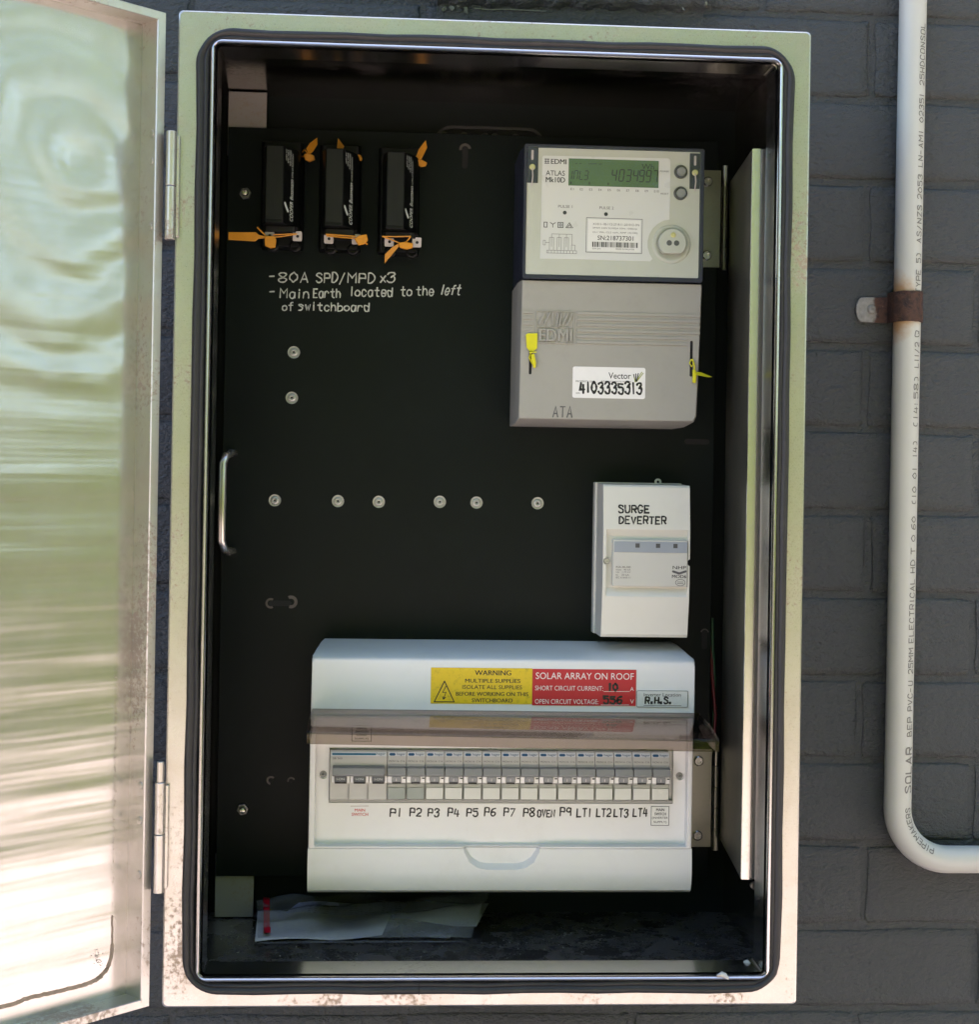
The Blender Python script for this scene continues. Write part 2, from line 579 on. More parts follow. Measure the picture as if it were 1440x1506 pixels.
def frame_hole(mb, o, h, y0, y1, ro=0.01, rh=0.01, seg=3):
    """flat frame: outer rect o, hole h, from y0 to y1"""
    x0, x1, z0, z1 = o
    a0, a1, b0, b1 = h
    z0, z1 = sorted((z0, z1)); b0, b1 = sorted((b0, b1))
    return mb.rings([rrect(x0, x1, z0, z1, ro, y0, seg), rrect(a0, a1, b0, b1, rh, y0, seg),
                     rrect(a0, a1, b0, b1, rh, y1, seg), rrect(x0, x1, z0, z1, ro, y1, seg)], close=True)


def cut(ob, cutters):
    """carve the cutter meshes out of ob and drop them"""
    for c in cutters:
        md = ob.modifiers.new('cut', 'BOOLEAN')
        md.operation = 'DIFFERENCE'
        md.solver = 'EXACT'
        md.object = c
    # boolean before bevel
    bpy.context.view_layer.update()
    dg = bpy.context.evaluated_depsgraph_get()
    me = bpy.data.meshes.new_from_object(ob.evaluated_get(dg))
    old = ob.data
    ob.modifiers.clear()
    ob.data = me
    me.polygons.foreach_set('use_smooth', [True] * len(me.polygons))
    me.set_sharp_from_angle(angle=math.radians(30))
    bpy.data.meshes.remove(old)
    for c in cutters:
        m = c.data
        bpy.data.objects.remove(c)
        bpy.data.meshes.remove(m)
    return ob


# ------------------------------------------------------------------ lettering
# hand lettering: pen strokes on a 4 x 6 grid; '~' marks a rounded stroke; a, b stand for -1, -2
G = {'A': "00 26 40|12 32", 'B': "00 06|~06 26 35 33 03|~03 33 42 41 30 00", 'C': "~45 36 16 04 02 10 30 41", 'D': "00 06|~06 26 44 42 20 00",
     'E': "46 06 00 40|03 33", 'F': "46 06 00|03 33", 'G': "~45 36 16 04 02 10 30 42|42 22", 'H': "00 06|40 46|03 43", 'I': "20 26",
     'K': "00 06|46 03 40", 'L': "06 00 40", 'M': "00 06 23 46 40", 'N': "00 06 40 46", 'O': "~26 16 05 03 01 10 30 41 43 45 36 26",
     'P': "00 06|~06 36 45 43 33 03", 'Q': "~26 06 02 10 30 43 45 26|22 40", 'R': "00 06|~06 36 45 43 33 03|23 40", 'S': "~45 36 16 05 14 33 42 41 30 10 01",
     'T': "06 46|26 20", 'U': "~06 02 10 30 42 46", 'V': "06 20 46", 'W': "06 10 24 30 46", 'X': "00 46|06 40", 'Y': "06 23 46|23 20", 'Z': "06 46 00 40",
     '0': "~26 15 04 02 11 20 31 42 44 35 26", '1': "20 26", '2': "~05 16 36 45 43 22 00|00 40", '3': "~05 16 36 45 34 23|~23 34 42 30 10 01",
     '4': "16 02 42|35 30", '5': "46 06 04|~04 34 43 41 30 10 01", '6': "~46 15 02 10 30 42 33 13 02", '7': "06 46 10", '8': "~23 05 16 36 45 23 02 01 10 30 41 42 23",
     '9': "~45 36 16 04 13 33 45|46 40", '-': "03 33", '/': "0a 36", '.': "10 11 21 20 10", '(': "~36 15 11 30", ')': "~16 35 31 10", ':': "14 15|11 12",
     'a': "~43 34 14 02 10 30 43|44 40", 'b': "06 00|~03 24 43 41 20 00", 'c': "~43 34 14 02 10 30 41", 'd': "~43 24 04 02 10 30 42|46 40",
     'e': "~02 42 43 34 14 02 10 30 41", 'f': "~46 36 25 20|04 44", 'h': "06 00|~02 14 34 42 40", 'i': "24 20|25 26", 'l': "26 20", 'n': "04 00|~02 14 34 42 40",
     'o': "~24 03 01 20 41 43 24", 'r': "04 00|~02 14 34 43", 's': "~43 24 04 13 32 31 20 00", 't': "~26 21 30 40|04 44", 'w': "04 10 23 30 44", 'x': "00 44|04 40", ' ': ""}
GW = {'I': 2.4, '1': 2.6, '.': 2.2, 'i': 2.6, 'l': 2.6, '(': 3, ')': 3, ':': 2.4, ' ': 3.2, 't': 4.4, 'M': 5.4, 'W': 5.6}


def catmull(p, n=4):
    q = []
    for i in range(len(p) - 1):
        a, b, c, d = p[max(i - 1, 0)], p[i], p[i + 1], p[min(i + 2, len(p) - 1)]
        for k in range(n):
            t = k / n
            q.append(tuple(0.5 * (2 * b[j] + (c[j] - a[j]) * t + (2 * a[j] - 5 * b[j] + 4 * c[j] - d[j]) * t * t + (3 * b[j] - a[j] - 3 * c[j] + d[j]) * t ** 3) for j in (0, 1)))
    q.append(p[-1])
    return q


def hand(s, x0, x1, z0, h, wob=0.25, slant=0.05, rise=0.0, rnd=None):
    """pen strokes for a hand-lettered string between x0 and x1 on base line z0"""
    rnd = rnd or random.Random(s)
    cur, out = 0.0, []
    for ch in s:
        w = GW.get(ch, 4.0) + 2.0
        dx = (GW.get(ch, 4.0) - 4.0) / 2
        jy, js = rnd.uniform(-wob, wob) * 0.8, 1 + rnd.uniform(-wob, wob) * 0.3
        if G[ch]:
            for st in G[ch].split('|'):
                sm = st.startswith('~')
                pts = []
                for tk in st.lstrip('~').split():
                    yy = {'a': -1, 'b': -2}.get(tk[1], None)
                    yy = float(tk[1]) if yy is None else yy
                    xx = float(tk[0])
                    if GW.get(ch, 4) > 5:
                        xx *= 1.3
                        xx -= 0.6
                    pts.append((cur + dx + xx + rnd.uniform(-wob, wob) * 0.5, yy * js + jy + rnd.uniform(-wob, wob) * 0.5))
                out.append(catmull(pts) if sm and len(pts) > 2 else pts)
        cur += w
    tot = cur - 2.0
    k, kz = (x1 - x0) / tot, h / 6.0
    return [[(x0 + (p[0] + slant * p[1] * 2) * k, z0 + p[1] * kz + rise * p[0] / tot) for p in st] for st in out]


def ribbon(mb, lines, width, fmap, lift=0.0, vary=0.0):
    """flat pen strokes of a given width, laid through fmap(a, b, lift)"""
    for si, st in enumerate(lines):
        p = [Vector(q) for q in st]
        p = [q for i, q in enumerate(p) if i == 0 or (q - p[i - 1]).length > 1e-4]
        if len(p) < 2:
            continue
        lf = lift + 0.02 * (si % 7)
        wp = si * 1.7
        L, R = [], []
        hw = width / 2
        d0, d1 = (p[1] - p[0]).normalized(), (p[-1] - p[-2]).normalized()
        L.append(p[0] - d0 * hw * 0.7 + Vector((-d0.y, d0.x)) * hw * 0.5); R.append(p[0] - d0 * hw * 0.7 - Vector((-d0.y, d0.x)) * hw * 0.5)
        for i, q in enumerate(p):
            a = (q - p[i - 1]).normalized() if i else d0
            b = (p[i + 1] - q).normalized() if i < len(p) - 1 else d1
            m = (a + b)
            m = m.normalized() if m.length > 1e-3 else a
            nn = Vector((-m.y, m.x))
            k = min(1.5, 1 / max(0.5, abs(nn.dot(Vector((-a.y, a.x))))))
            k *= 1 + vary * math.sin(wp + i * 0.9) + vary * 0.6 * math.sin(wp * 2.3 + i * 2.1)
            L.append(q + nn * hw * k); R.append(q - nn * hw * k)
        L.append(p[-1] + d1 * hw * 0.7 + Vector((-d1.y, d1.x)) * hw * 0.5); R.append(p[-1] + d1 * hw * 0.7 - Vector((-d1.y, d1.x)) * hw * 0.5)
        n = len(L)
        mb.add([fmap(q.x, q.y, lf) for q in L] + [fmap(q.x, q.y, lf) for q in R], [(i, i + 1, n + i + 1, n + i) for i in range(n - 1)])
    return mb


def flat(y):
    return lambda a, b, l: (a, y - 0.15 - l, b)


def pen(name, lines, width, y, mat, parent):
    return ribbon(MB(), lines, width, flat(y), 0.0, 0.17 if name == 'handwriting' else 0.0).build(name, mat, parent, smooth=0)


TEXTS = []


def text(s, x0, x1, z0, z1, y, mat, parent, name='lettering', bold=0.0, fmap=None, shear=0.0, extrude=0.0, keep=False):
    """printed text fitted into the box x0..x1, z0..z1 on the plane y (or through fmap)"""
    cu = bpy.data.curves.new('text', 'FONT')
    cu.body = s
    cu.offset = 0.0 if ('M' in s or 'W' in s) else bold
    cu.shear = shear
    cu.resolution_u = 3
    ob = bpy.data.objects.new('text', cu)
    COL.objects.link(ob)
    TEXTS.append((ob, (x0, x1, z0, z1), fmap or flat(y), mat, parent, name, bold > 0 and ('M' in s or 'W' in s)))


def flush_texts():
    bpy.context.view_layer.update()
    dg = bpy.context.evaluated_depsgraph_get()
    for ob, (x0, x1, z0, z1), fm, mat, parent, name, twice in TEXTS:
        me = ob.evaluated_get(dg).to_mesh()
        vs = [(v.co.x, v.co.y) for v in me.vertices]
        fs = [tuple(p.vertices) for p in me.polygons]
        ob.evaluated_get(dg).to_mesh_clear()
        if not vs:
            continue
        a0, a1 = min(v[0] for v in vs), max(v[0] for v in vs)
        b0, b1 = min(v[1] for v in vs), max(v[1] for v in vs)
        pts = [fm(x0 + (v[0] - a0) / (a1 - a0) * (x1 - x0), z0 + (v[1] - b0) / (b1 - b0) * (z1 - z0), 0.0) for v in vs]
        mb_ = MB().add(pts, fs)
        if twice:                      # heavier letters: a second pass a hair to the right
            d_ = (z1 - z0) * 0.06
            mb_.add([fm(x0 + d_ + (v[0] - a0) / (a1 - a0) * (x1 - x0), z0 + (v[1] - b0) / (b1 - b0) * (z1 - z0), 0.03) for v in vs], fs)
        o_ = mb_.build(name, mat, parent, smooth=0)
        if name == 'emblem_letters':
            o_.modifiers.new('relief', 'SOLIDIFY').thickness = 0.0012
    for ob, *_ in TEXTS:
        cu = ob.data
        bpy.data.objects.remove(ob)
        bpy.data.curves.remove(cu)
    TEXTS.clear()


# ------------------------------------------------------------------ the place: ground, trees standing out of frame, wall
WY = 262.0                        # face of the brick wall
g = MB()
g.add([(-60000, -60000, -Z0), (60000, -60000, -Z0), (60000, 60000, -Z0), (-60000, 60000, -Z0)], [(0, 1, 2, 3)])
tag(g.build('ground', 'paving', smooth=0), kind='structure')

lv = MB()
rg = random.Random(3)
for k in range(42000):
    a = math.radians(rg.uniform(-118, 40))
    d = 8200 + rg.gauss(0, 900) + 900 * math.sin(a * 7)
    zt = 6600 + 1000 * math.sin(a * 9 + 1) + 700 * math.sin(a * 23)
    z = rg.uniform(0, zt) if rg.random() < 0.8 else rg.uniform(0, 1700)
    # the trees on the right stand apart, with open sky between their boughs
    if a > -0.75 and z > 1500 and math.sin(z * 0.0031 + 2.0 * math.sin(a * 13)) + 0.8 * math.sin(z * 0.0074 + a * 31) + rg.gauss(0, 0.35) > 0.15:
        continue
    c = Vector((d * math.cos(a), d * math.sin(a), z))
    s = rg.uniform(80, 210)
    u_ = Vector((rg.gauss(0, 1), rg.gauss(0, 1), rg.gauss(0, 0.7))).normalized()
    v_ = u_.cross(Vector((rg.gauss(0, 1), rg.gauss(0, 1), rg.gauss(0, 1)))).normalized()
    pts = [c - u_ * s, c + v_ * s * 0.45, c + u_ * s, c - v_ * s * 0.45]
    lv.add([(p.x, p.y, p.z - Z0) for p in pts], [(0, 1, 2, 3)])
tag(lv.build('tree_foliage', 'leaf', smooth=0), 'green tree foliage facing the wall, mirrored in the steel', 'foliage', kind='stuff')

wall = thing('brick_wall', 'dark grey painted brick wall behind the steel cabinet', 'wall', (200, WY, -Z0))
PX, PZ = 240.0, 88.0
ZJ, XJ = 6.4, 697.0
MB().box(-3200, 1700, WY + 2.8, WY + 110, -Z0, 1400).build('mortar', 'wall_paint', wall)
bxs = [0, 2.5, 11, 60, 115, 170, 221, 229.5, 232]
bzs = [0, 2.5, 9, 38, 71, 78.5, 81]


def brick_mesh(mb, ox, oz, rg):
    vs, fs = [], []
    nx, nz = len(bxs), len(bzs)
    for j, zz in enumerate(bzs):
        for i, xx in enumerate(bxs):
            e = min(i, nx - 1 - i, j, nz - 1 - j)
            y = {0: 3.0 if j in (0, nz - 1) else 1.6, 1: 0.8}.get(e, 0.0) + rg.uniform(-0.5, 0.5)
            jx = rg.uniform(-1.7, 1.7) if e < 2 else 0
            vs.append((ox + xx + jx, WY + y, oz + zz + (rg.uniform(-1.6, 1.6) if e < 2 else 0)))
    for j in range(nz - 1):
        for i in range(nx - 1):
            a = j * nx + i
            fs.append((a, a + 1, a + nx + 1, a + nx))
    per = list(range(nx)) + [nx * k + nx - 1 for k in range(1, nz)] + [nx * (nz - 1) + k for k in range(nx - 2, -1, -1)] + [nx * k for k in range(nz - 2, 0, -1)]
    o = len(vs)
    vs += [(vs[p][0], WY + 9, vs[p][2]) for p in per]
    m = len(per)
    fs += [(per[k], o + k, o + (k + 1) % m, per[(k + 1) % m]) for k in range(m)]
    mb.add(vs, fs)


rb = random.Random(21)
variants = []
for k in range(6):
    mb = MB()
    brick_mesh(mb, 0, 0, rb)
    mb.v = [(x, y, z - Z0) for x, y, z in mb.v]
    me = bpy.data.meshes.new('brick')
    me.from_pydata([(x / 1000, y / 1000, (z + Z0) / 1000) for x, y, z in mb.v], [], mb.f)
    me.materials.append(MATS['wall_paint'])
    me.polygons.foreach_set('use_smooth', [True] * len(me.polygons))
    me.set_sharp_from_angle(angle=math.radians(60))
    variants.append(me)
rest = MB()
for r in range(-16, 21):
    zc = ZJ - r * PZ - PZ + 3.5
    off = XJ + 4 - (0 if r % 2 else PX / 2) + rb.uniform(-4, 6)
    for c in range(-16, 5):
        x = off + c * PX
        if x > 1460 or x < -3200:
            continue
        near = -520 < x < 1180 and -5 <= r + 3 <= 17
        if near:
            if x > 40 and x + 230 < 520 and -800 < zc < -90:
                continue                      # wholly behind the cabinet
            ob = bpy.data.objects.new('brick', variants[rb.randrange(6)])
            ob.location = W(x, 0, zc)
            COL.objects.link(ob)
            attach(ob, wall)
        elif zc > -Z0 + 4:
            brick_mesh(rest, x, zc, rb)
o = rest.build('brick_courses', 'wall_paint', wall, smooth=60)
o['kind'] = 'stuff'

# painted-over batten stuck to the wall above the cabinet
bt = thing('wall_batten', 'thickly painted batten with peeling paint on the wall above the cabinet', 'batten', (370, WY, 60))
mb = MB()
n = 60
rows = [(0, WY + 3), (0, WY - 6), (22, WY - 8), (26, WY - 16), (30, WY - 19), (75, WY - 19), (80, WY + 3)]
rgb = random.Random(5)
vs, fs = [], []
for i in range(n + 1):
    x = 231 + 281 * i / n
    wv = 1.6 * math.sin(i * 0.9) + rgb.uniform(-1.1, 1.1)
    for k, (dz, y) in enumerate(rows):
        vs.append((x, y + (rgb.uniform(-0.8, 0.8) if 0 < k < 6 else 0), 66 + i * 0.06 + dz + (wv if k in (2, 3, 4) else rgb.uniform(-0.3, 0.3))))
m = len(rows)
for i in range(n):
    fs += [(i * m + k, (i + 1) * m + k, (i + 1) * m + (k + 1) % m, i * m + (k + 1) % m) for k in range(m)]
fs += [tuple(range(m)), tuple(range(n * m, n * m + m))[::-1]]
mb.add(vs, fs).build('board', 'wall_paint', bt, smooth=50)
for k, (x, z, s) in enumerate(((246, 86, 4), (261, 85, 5.5), (253, 89, 3), (512, 97, 3.5), (488, 90, 3), (238, 84, 3.5))):
    f = MB()
    a = random.Random(k)
    y0 = WY - 9 if x < 470 else WY - 20
    pts = [(x + s * a.uniform(.25, 1) * math.cos(q * 1.05), y0 - a.uniform(0, 2.5), z + s * a.uniform(.25, 1) * math.sin(q * 1.05)) for q in range(6)]
    f.add(pts + [(p[0], p[1] + 0.8, p[2]) for p in pts], [tuple(range(6)), tuple(range(6, 12))[::-1]] + [(q, 6 + q, 6 + (q + 1) % 6, (q + 1) % 6) for q in range(6)])
    f.build('paint_flake', 'flake', bt, smooth=0)
ribbon(MB(), [[(270, 86.5), (285, 85.5), (305, 86.6), (325, 86.2), (345, 86.0)]], 0.9, lambda a, b, l: (a, WY - 9.6, b)).build('paint_crack', 'flake', bt, smooth=0)

# ------------------------------------------------------------------ conduit and its saddle
PR, PY = 14.3, WY - 15.0


def pipe_path(s):
    """point and direction at length s (mm) measured down the pipe from z = 500"""
    zb, R = -744.0, 54.8
    if s <= 500 - zb:
        z = 500 - s
        return Vector((731.0 + 3.6 * (z + 744) / 854.0, PY, z)), Vector((0, 0, -1))
    s2 = s - (500 - zb)
    if s2 <= R * math.pi / 2:
        a = s2 / R
        return Vector((731.0 + R - R * math.cos(a), PY, zb - R * math.sin(a))), Vector((math.sin(a), 0, -math.cos(a)))
    s3 = s2 - R * math.pi / 2
    return Vector((731.0 + R + s3, PY, zb - R)), Vector((1, 0, 0))


pipe = thing('conduit', 'pale grey plastic conduit bending right at the bottom, on the brick wall', 'conduit', (731, PY, -744))
ss = [0, 300, 600, 900, 1200, 1244] + [1244 + 54.8 * math.pi / 2 * k / 16 for k in range(1, 17)] + [1500, 1800, 2100]
MB().tube([pipe_path(s)[0] for s in ss], PR, 32).build('pipe', 'pvc_pipe', pipe, smooth=60)


def pipe_map(s_of, tilt):
    def f(a, b, l):
        p, d = pipe_path(s_of - a)
        side = Vector((-d.z, 0, d.x))          # to the right of the downward run
        th = math.radians(tilt) + b / PR
        rad = (side * math.sin(th) + Vector((0, -1, 0)) * math.cos(th)) * (PR + 0.25 + l)
        return tuple(p + rad)
    return f


ZP = lambda py: 110.5 - 0.7204 * py
for s, y0, y1, hgt, wd in (("25HDCONSOL", 130, 40, 6.4, 1.1), ("02351", 184, 143, 6.4, 1.1), ("LN-AMI", 249, 197, 6.4, 1.1), ("2053", 296, 261, 6.4, 1.1),
                           ("AS/NZS", 360, 306, 6.4, 1.1), ("5)", 389, 376, 6.4, 1.1), ("TYPE", 433, 400, 6.4, 1.1), ("Q", 497, 489, 6, 1.1), ("L11/2", 542, 506, 6, 1.1),
                           ("(14:58)", 628, 556, 6, 1.1), ("14)", 673, 650, 6, 1.1), ("(10 01", 741, 688, 6, 1.1), ("60", 778, 760, 6, 1.1), ("0", 795, 787, 6, 1.1),
                           ("T", 814, 805, 6, 1.1), ("HD", 841, 823, 6.4, 1.1), ("ELECTRICAL", 943, 851, 6.6, 1.1), ("25MM", 988, 951, 6.6, 1.1), ("PVC-U", 1042, 999, 6.6, 1.1),
                           ("BEP", 1079, 1052, 6.8, 1.15), ("SOLAR", 1161, 1096, 8.4, 1.6), ("PIPEMAKERS", 1262, 1173, 6.4, 1.2)):
    L = abs(ZP(y0) - ZP(y1))
    s_bottom = 500 - ZP(y0) + (8 if s == "PIPEMAKERS" else 0)
    ln = hand(s, 0, L, -hgt / 2, hgt, wob=0.06, slant=0.0)
    # letters read upwards: their tops face left
    f0 = pipe_map(s_bottom, 31)
    fine_ln = []
    for st in ln:
        q_ = [st[0]]
        for p0_, p1_ in zip(st, st[1:]):
            nn_ = max(1, int(math.hypot(p1_[0] - p0_[0], p1_[1] - p0_[1]) / 0.9))
            q_ += [(p0_[0] + (p1_[0] - p0_[0]) * k_ / nn_, p0_[1] + (p1_[1] - p0_[1]) * k_ / nn_) for k_ in range(1, nn_ + 1)]
        fine_ln.append([(a, -b) for a, b in q_])
    ribbon(MB(), fine_ln, wd, f0).build('lettering', 'pipe_ink', pipe, smooth=0)

cl = thing('pipe_saddle', 'rusty steel saddle clamp holding the conduit to the wall', 'clamp', (716, WY, -215))
SX, SZ0, SZ1 = 732.9, -231.5, -200.0
loops = []
for z in (SZ1, SZ0):
    pass
mb = MB()
out, inn = [], []
pts = [(684, WY - 0.2)]
arc = [(SX + 16.6 * math.cos(math.radians(a)), PY + 16.6 * math.sin(math.radians(a))) for a in range(200, 381, 12)]
prof = [(SX - 16.9, WY - 1.0)] + [(SX - 16.8, PY + 8)] + [(SX + 16.4 * math.cos(math.radians(a)), PY - 16.4 * math.sin(math.radians(a))) for a in range(180, -1, -12)] + [(SX + 16.6, PY + 14.0)]
pin = [(SX + (x - SX) * 0.885, PY + (y - PY) * 0.9 if y < PY else y) for x, y in prof]
rj = random.Random(8)
zs = [SZ0, SZ0 + 1, (SZ0 + SZ1) / 2, SZ1 - 1, SZ1]
nP = len(prof)
loops = []
for k, z in enumerate(zs):
    jz = [rj.uniform(-0.5, 0.5) if k in (0, 4) else 0 for _ in range(2 * nP)]
    lp = [(x + rj.uniform(-.25, .25), y + rj.uniform(-.25, .25), z + jz[i]) for i, (x, y) in enumerate(prof)] + [(x, y, z + jz[i]) for i, (x, y) in enumerate(pin[::-1])]
    loops.append(lp)
mb.rings(loops)
mb.f.append(tuple(range(2 * nP))[::-1])
mb.f.append(tuple(range(len(mb.v) - 2 * nP, len(mb.v))))
mb.build('band', 'rusty', cl, smooth=40)
tabp = [(717.5, -204.0), (691, -204.6)] + [(689.5 + 7 * math.cos(math.radians(a)) - 0.5, -217.8 + 13.2 * math.sin(math.radians(a))) for a in range(100, 261, 16)] + [(691, -231.0), (717.5, -231.4)]
MB().prism_y(tabp, WY - 3.2, WY - 0.3).build('tab', 'rusty', cl, bevel=0.6)
MB().lathe_y(698.5, -217.5, [(4.6, WY - 3.0), (4.4, WY - 5.2), (3.0, WY - 6.2), (0.9, WY - 6.3), (0.8, WY - 5.0)], 14).build('screw', 'rusty', cl)

# ------------------------------------------------------------------ the cabinet
CW, CH, CD = 560.0, 868.0, 260.0
cab = thing('steel_cabinet', 'open stainless steel switchboard cabinet with black rubber door seal', 'cabinet', (280, CD, -CH))
FL = -856.0                        # floor of the cabinet


def L8(i, y, r=3.0, x0=0, x1=CW, z0=-CH, z1=0):
    return rrect(x0 + i, x1 - i, z0 + i, z1 - i, max(r, 0.3), y)


MB().rings([L8(0.3, 3.0), L8(0, CD), L8(11.8, CD, 1), L8(11.8, 36, 1), L8(6, 3.2, 1)]).build('shell', 'inner_steel', cab)
MB().box(6, CW - 6, CD - 5, CD - 0.5, -CH + 6, -6).build('back', 'black_board', cab)  # black in place of steel: the dark behind the panel put into colour
MB().rings([L8(0, 2.8, 4), L8(0.3, 1.0, 4), L8(1.6, 0.0, 4),
            rrect(29.5, 531, -841, -29.5, 11, 0.0), rrect(29.5, 531, -841, -29.5, 11, 2.8), L8(0.2, 2.8, 4)]).build('front_rim', 'rim_steel', cab, smooth=12)
# rolled lip of the opening
prof = [(29.2, 0.4), (29.5, -7.0), (30.6, -9.2), (32.2, -9.8), (33.4, -8.8), (33.9, -6.5), (34.0, 32), (35.2, 32), (35.3, -3.0)]
MB().rings([rrect(i - 0.5, CW - i + 3.2, -CH + i - 5.0, -i + 3.5, max(4.5, 12 - (i - 29) * 1.5), y) for i, y in prof]).build('opening_lip', 'lip_steel', cab, smooth=50)
# rubber seal
prof = [(0.0, -0.3), (-0.4, -3.5), (0.6, -7.0), (2.6, -8.4), (4.6, -8.3), (5.8, -7.2), (6.6, -6.7), (7.4, -7.4), (8.6, -8.0), (10.2, -7.0), (11.4, -4.5), (11.8, -0.3)]
rs = random.Random(2)
mb = MB()
loops = []
for i, y in prof:
    base = rrect(17.3 + i, 543.8 - i, -855.3 + i, -16.4 - i, max(31 - 1.5 * i, 11), y, 10)
    # long straight runs get in-between points so the seal can wander a little
    fine = []
    m = len(base)
    for k in range(m):
        a, b = Vector(base[k]), Vector(base[(k + 1) % m])
        fine.append(a)
        nseg = 14 if (b - a).length > 200 else 0
        for q in range(1, nseg):
            fine.append(a.lerp(b, q / nseg))
    wob = []
    for k, p in enumerate(fine):
        ph = p.x * 0.021 + p.z * 0.017
        d = 0.9 * math.sin(ph * 3.1) + 0.5 * math.sin(ph * 7.7 + 1)
        cdir = Vector((p.x - 280, 0, p.z + 434))
        ax = Vector((1, 0, 0)) if abs(cdir.x) / 280 > abs(cdir.z) / 434 else Vector((0, 0, 1))
        wob.append(tuple(p + ax * d * 0.6))
    loops.append(wob)
mb.rings(loops)
mb.build('door_seal', 'rubber', cab, smooth=60)
MB().box(222.9, 223.5, -8.75, -4, -855.0, -844.5).build('seal_joint', 'hole', cab)
t = NT('dusty_floor')
dn = t.noise(28, 7, 0.7, dist=0.6)
du_ = t.ramp(dn, [(0.42, 0.0), (0.68, 1.0)])
fine_ = t.ramp(t.noise(420, 4, 0.7), [(0.5, 0.0), (0.66, 1.0)])
dd = t.math('ADD', t.math('ADD', 0.14, t.math('MULTIPLY', du_, 0.2)), t.math('MULTIPLY', t.math('MULTIPLY', du_, fine_), 0.5))
t.set(Base_Color=t.mix(dd, (0.20, 0.19, 0.185), (0.20, 0.19, 0.17)), Metallic=t.math('SUBTRACT', 1.0, dd), Roughness=t.math('ADD', 0.16, t.math('MULTIPLY', dd, 0.5)), Normal=t.bump(t.noise(300, 4), 0.1, 0.0006))
done('dusty_floor', t)
MB().box(12.2, 547.8, 36.2, 254, -856.6, FL).build('floor_tray', 'dusty_floor', cab)
# mounting angles in the left corners
MB().box(19, 58.2, 232, 234.5, -49.0 - 30, -13.2).box(19, 21, 234.5, 255, -79, -13.2).build('mounting_angle', 'dull_steel', cab, bevel=0.6)
MB().box(19, 58.2, 232, 234.5, -854.8, -790).box(19, 21, 234.5, 255, -854.8, -790).build('mounting_angle', 'dull_steel', cab, bevel=0.6)
# folded rail on the right wall
mb = MB()
mb.prism_z([(536.5, 226), (522.0, 62), (522.0, 60), (530.5, 59.0), (531.2, 61.2), (540, 61), (547.8, 61), (547.8, 63), (531, 63.4), (523.8, 63), (538.3, 226)], -772, -93)
rail = mb.build('hinge_rail', 'rail_shade_steel', cab, bevel=0.8)
MB().prism_z([(521.7, 61.2), (521.9, 59.6), (523.2, 59.2), (529.5, 58.4), (531, 60.2), (531.6, 60.6), (540, 60.4), (547.4, 60.4), (547.4, 60.9), (540, 60.95), (530.8, 61), (529.6, 58.9), (523.2, 61.2)], -771.6, -93.4).build('rail_lit_face', 'bright_steel', rail, smooth=20)  # bright strip added over the rail: its lit front, put into the colour
for z in (-118, -250, -310, -560, -605):
    MB().lathe_y(543.5, z, [(2.6, 61.2), (2.5, 60.0), (1.4, 59.6), (1.2, 60.4)], 10).build('rivet', 'screw_dark', rail)
MB().lathe_y(534, -777.5, [(3.4, 62), (3.4, 58.5), (1.6, 58.2), (1.4, 60)], 12).build('screw', 'screw_dark', cab)
# hinges on the left edge
for z1, z0, zj, pin_ in ((-107.5, -201.5, -155, 0), (-671, -766.5, -716, 18)):
    h = MB()
    h.cyl_z(-3.4, -6.2, zj + 0.25, z1, 4.3).cyl_z(-3.4, -6.2, z0, zj - 0.25, 4.3)
    if pin_:
        h.cyl_z(-3.4, -6.2, z1, z1 + pin_, 3.1)
    hg = h.build('hinge', 'edge_steel', cab, bevel=0.5)
    MB().box(0.9, 3.6, -4.5, -0.2, z0 + 3, z1 - 3).build('hinge_leaf', 'edge_steel', hg, bevel=0.4)

# door, swung open to the left
DA = 0.80736
DU, DN = Vector((-math.sin(DA), -math.cos(DA), 0)), Vector((math.cos(DA), -math.sin(DA), 0))
DO = Vector((-10.1, 0.1, 0))


def dm(u, n, z):
    p = DO + DU * u + DN * n
    return (p.x, p.y, z)


DL, DT, DB = 566.0, -3.0, -866.8
skin = MB()
rows, cols = 60, 40
ri = random.Random(11)
vs, fs = [], []
for j in range(rows + 1):
    for i in range(cols + 1):
        u = 1.2 + (DL - 2.4) * i / cols
        z = DT - 1.2 + (DB - DT + 2.4) * j / rows
        vs.append(dm(u, -22.6, z))
for j in range(rows):
    for i in range(cols):
        a = j * (cols + 1) + i
        fs.append((a, a + 1, a + cols + 2, a + cols + 1))
skin.add(vs, fs)
skin.add([dm(u, n, z) for n in (-24.2,) for u, z in ((0, DT), (DL, DT), (DL, DB), (0, DB))], [(0, 1, 2, 3)])
door = skin.build('door', 'door_steel', cab, smooth=80)
# return flange all round: hollow box section
E1 = 9.0


def dloop(iu, iz, n):
    return [dm(u, n, z) for u, z in ((iu, DT - iz), (DL - iu, DT - iz), (DL - iu, DB + iz), (iu, DB + iz))]


MB().rings([dloop(0, 0, -24.4), dloop(0, 0, -1.2), dloop(0.8, 0.8, 0.0), dloop(E1 - 0.6, 7.4, 0.0), dloop(E1, 8.0, -1.0), dloop(E1, 8.0, -22.9)]).build('door_flange', 'edge_steel', door, smooth=25)
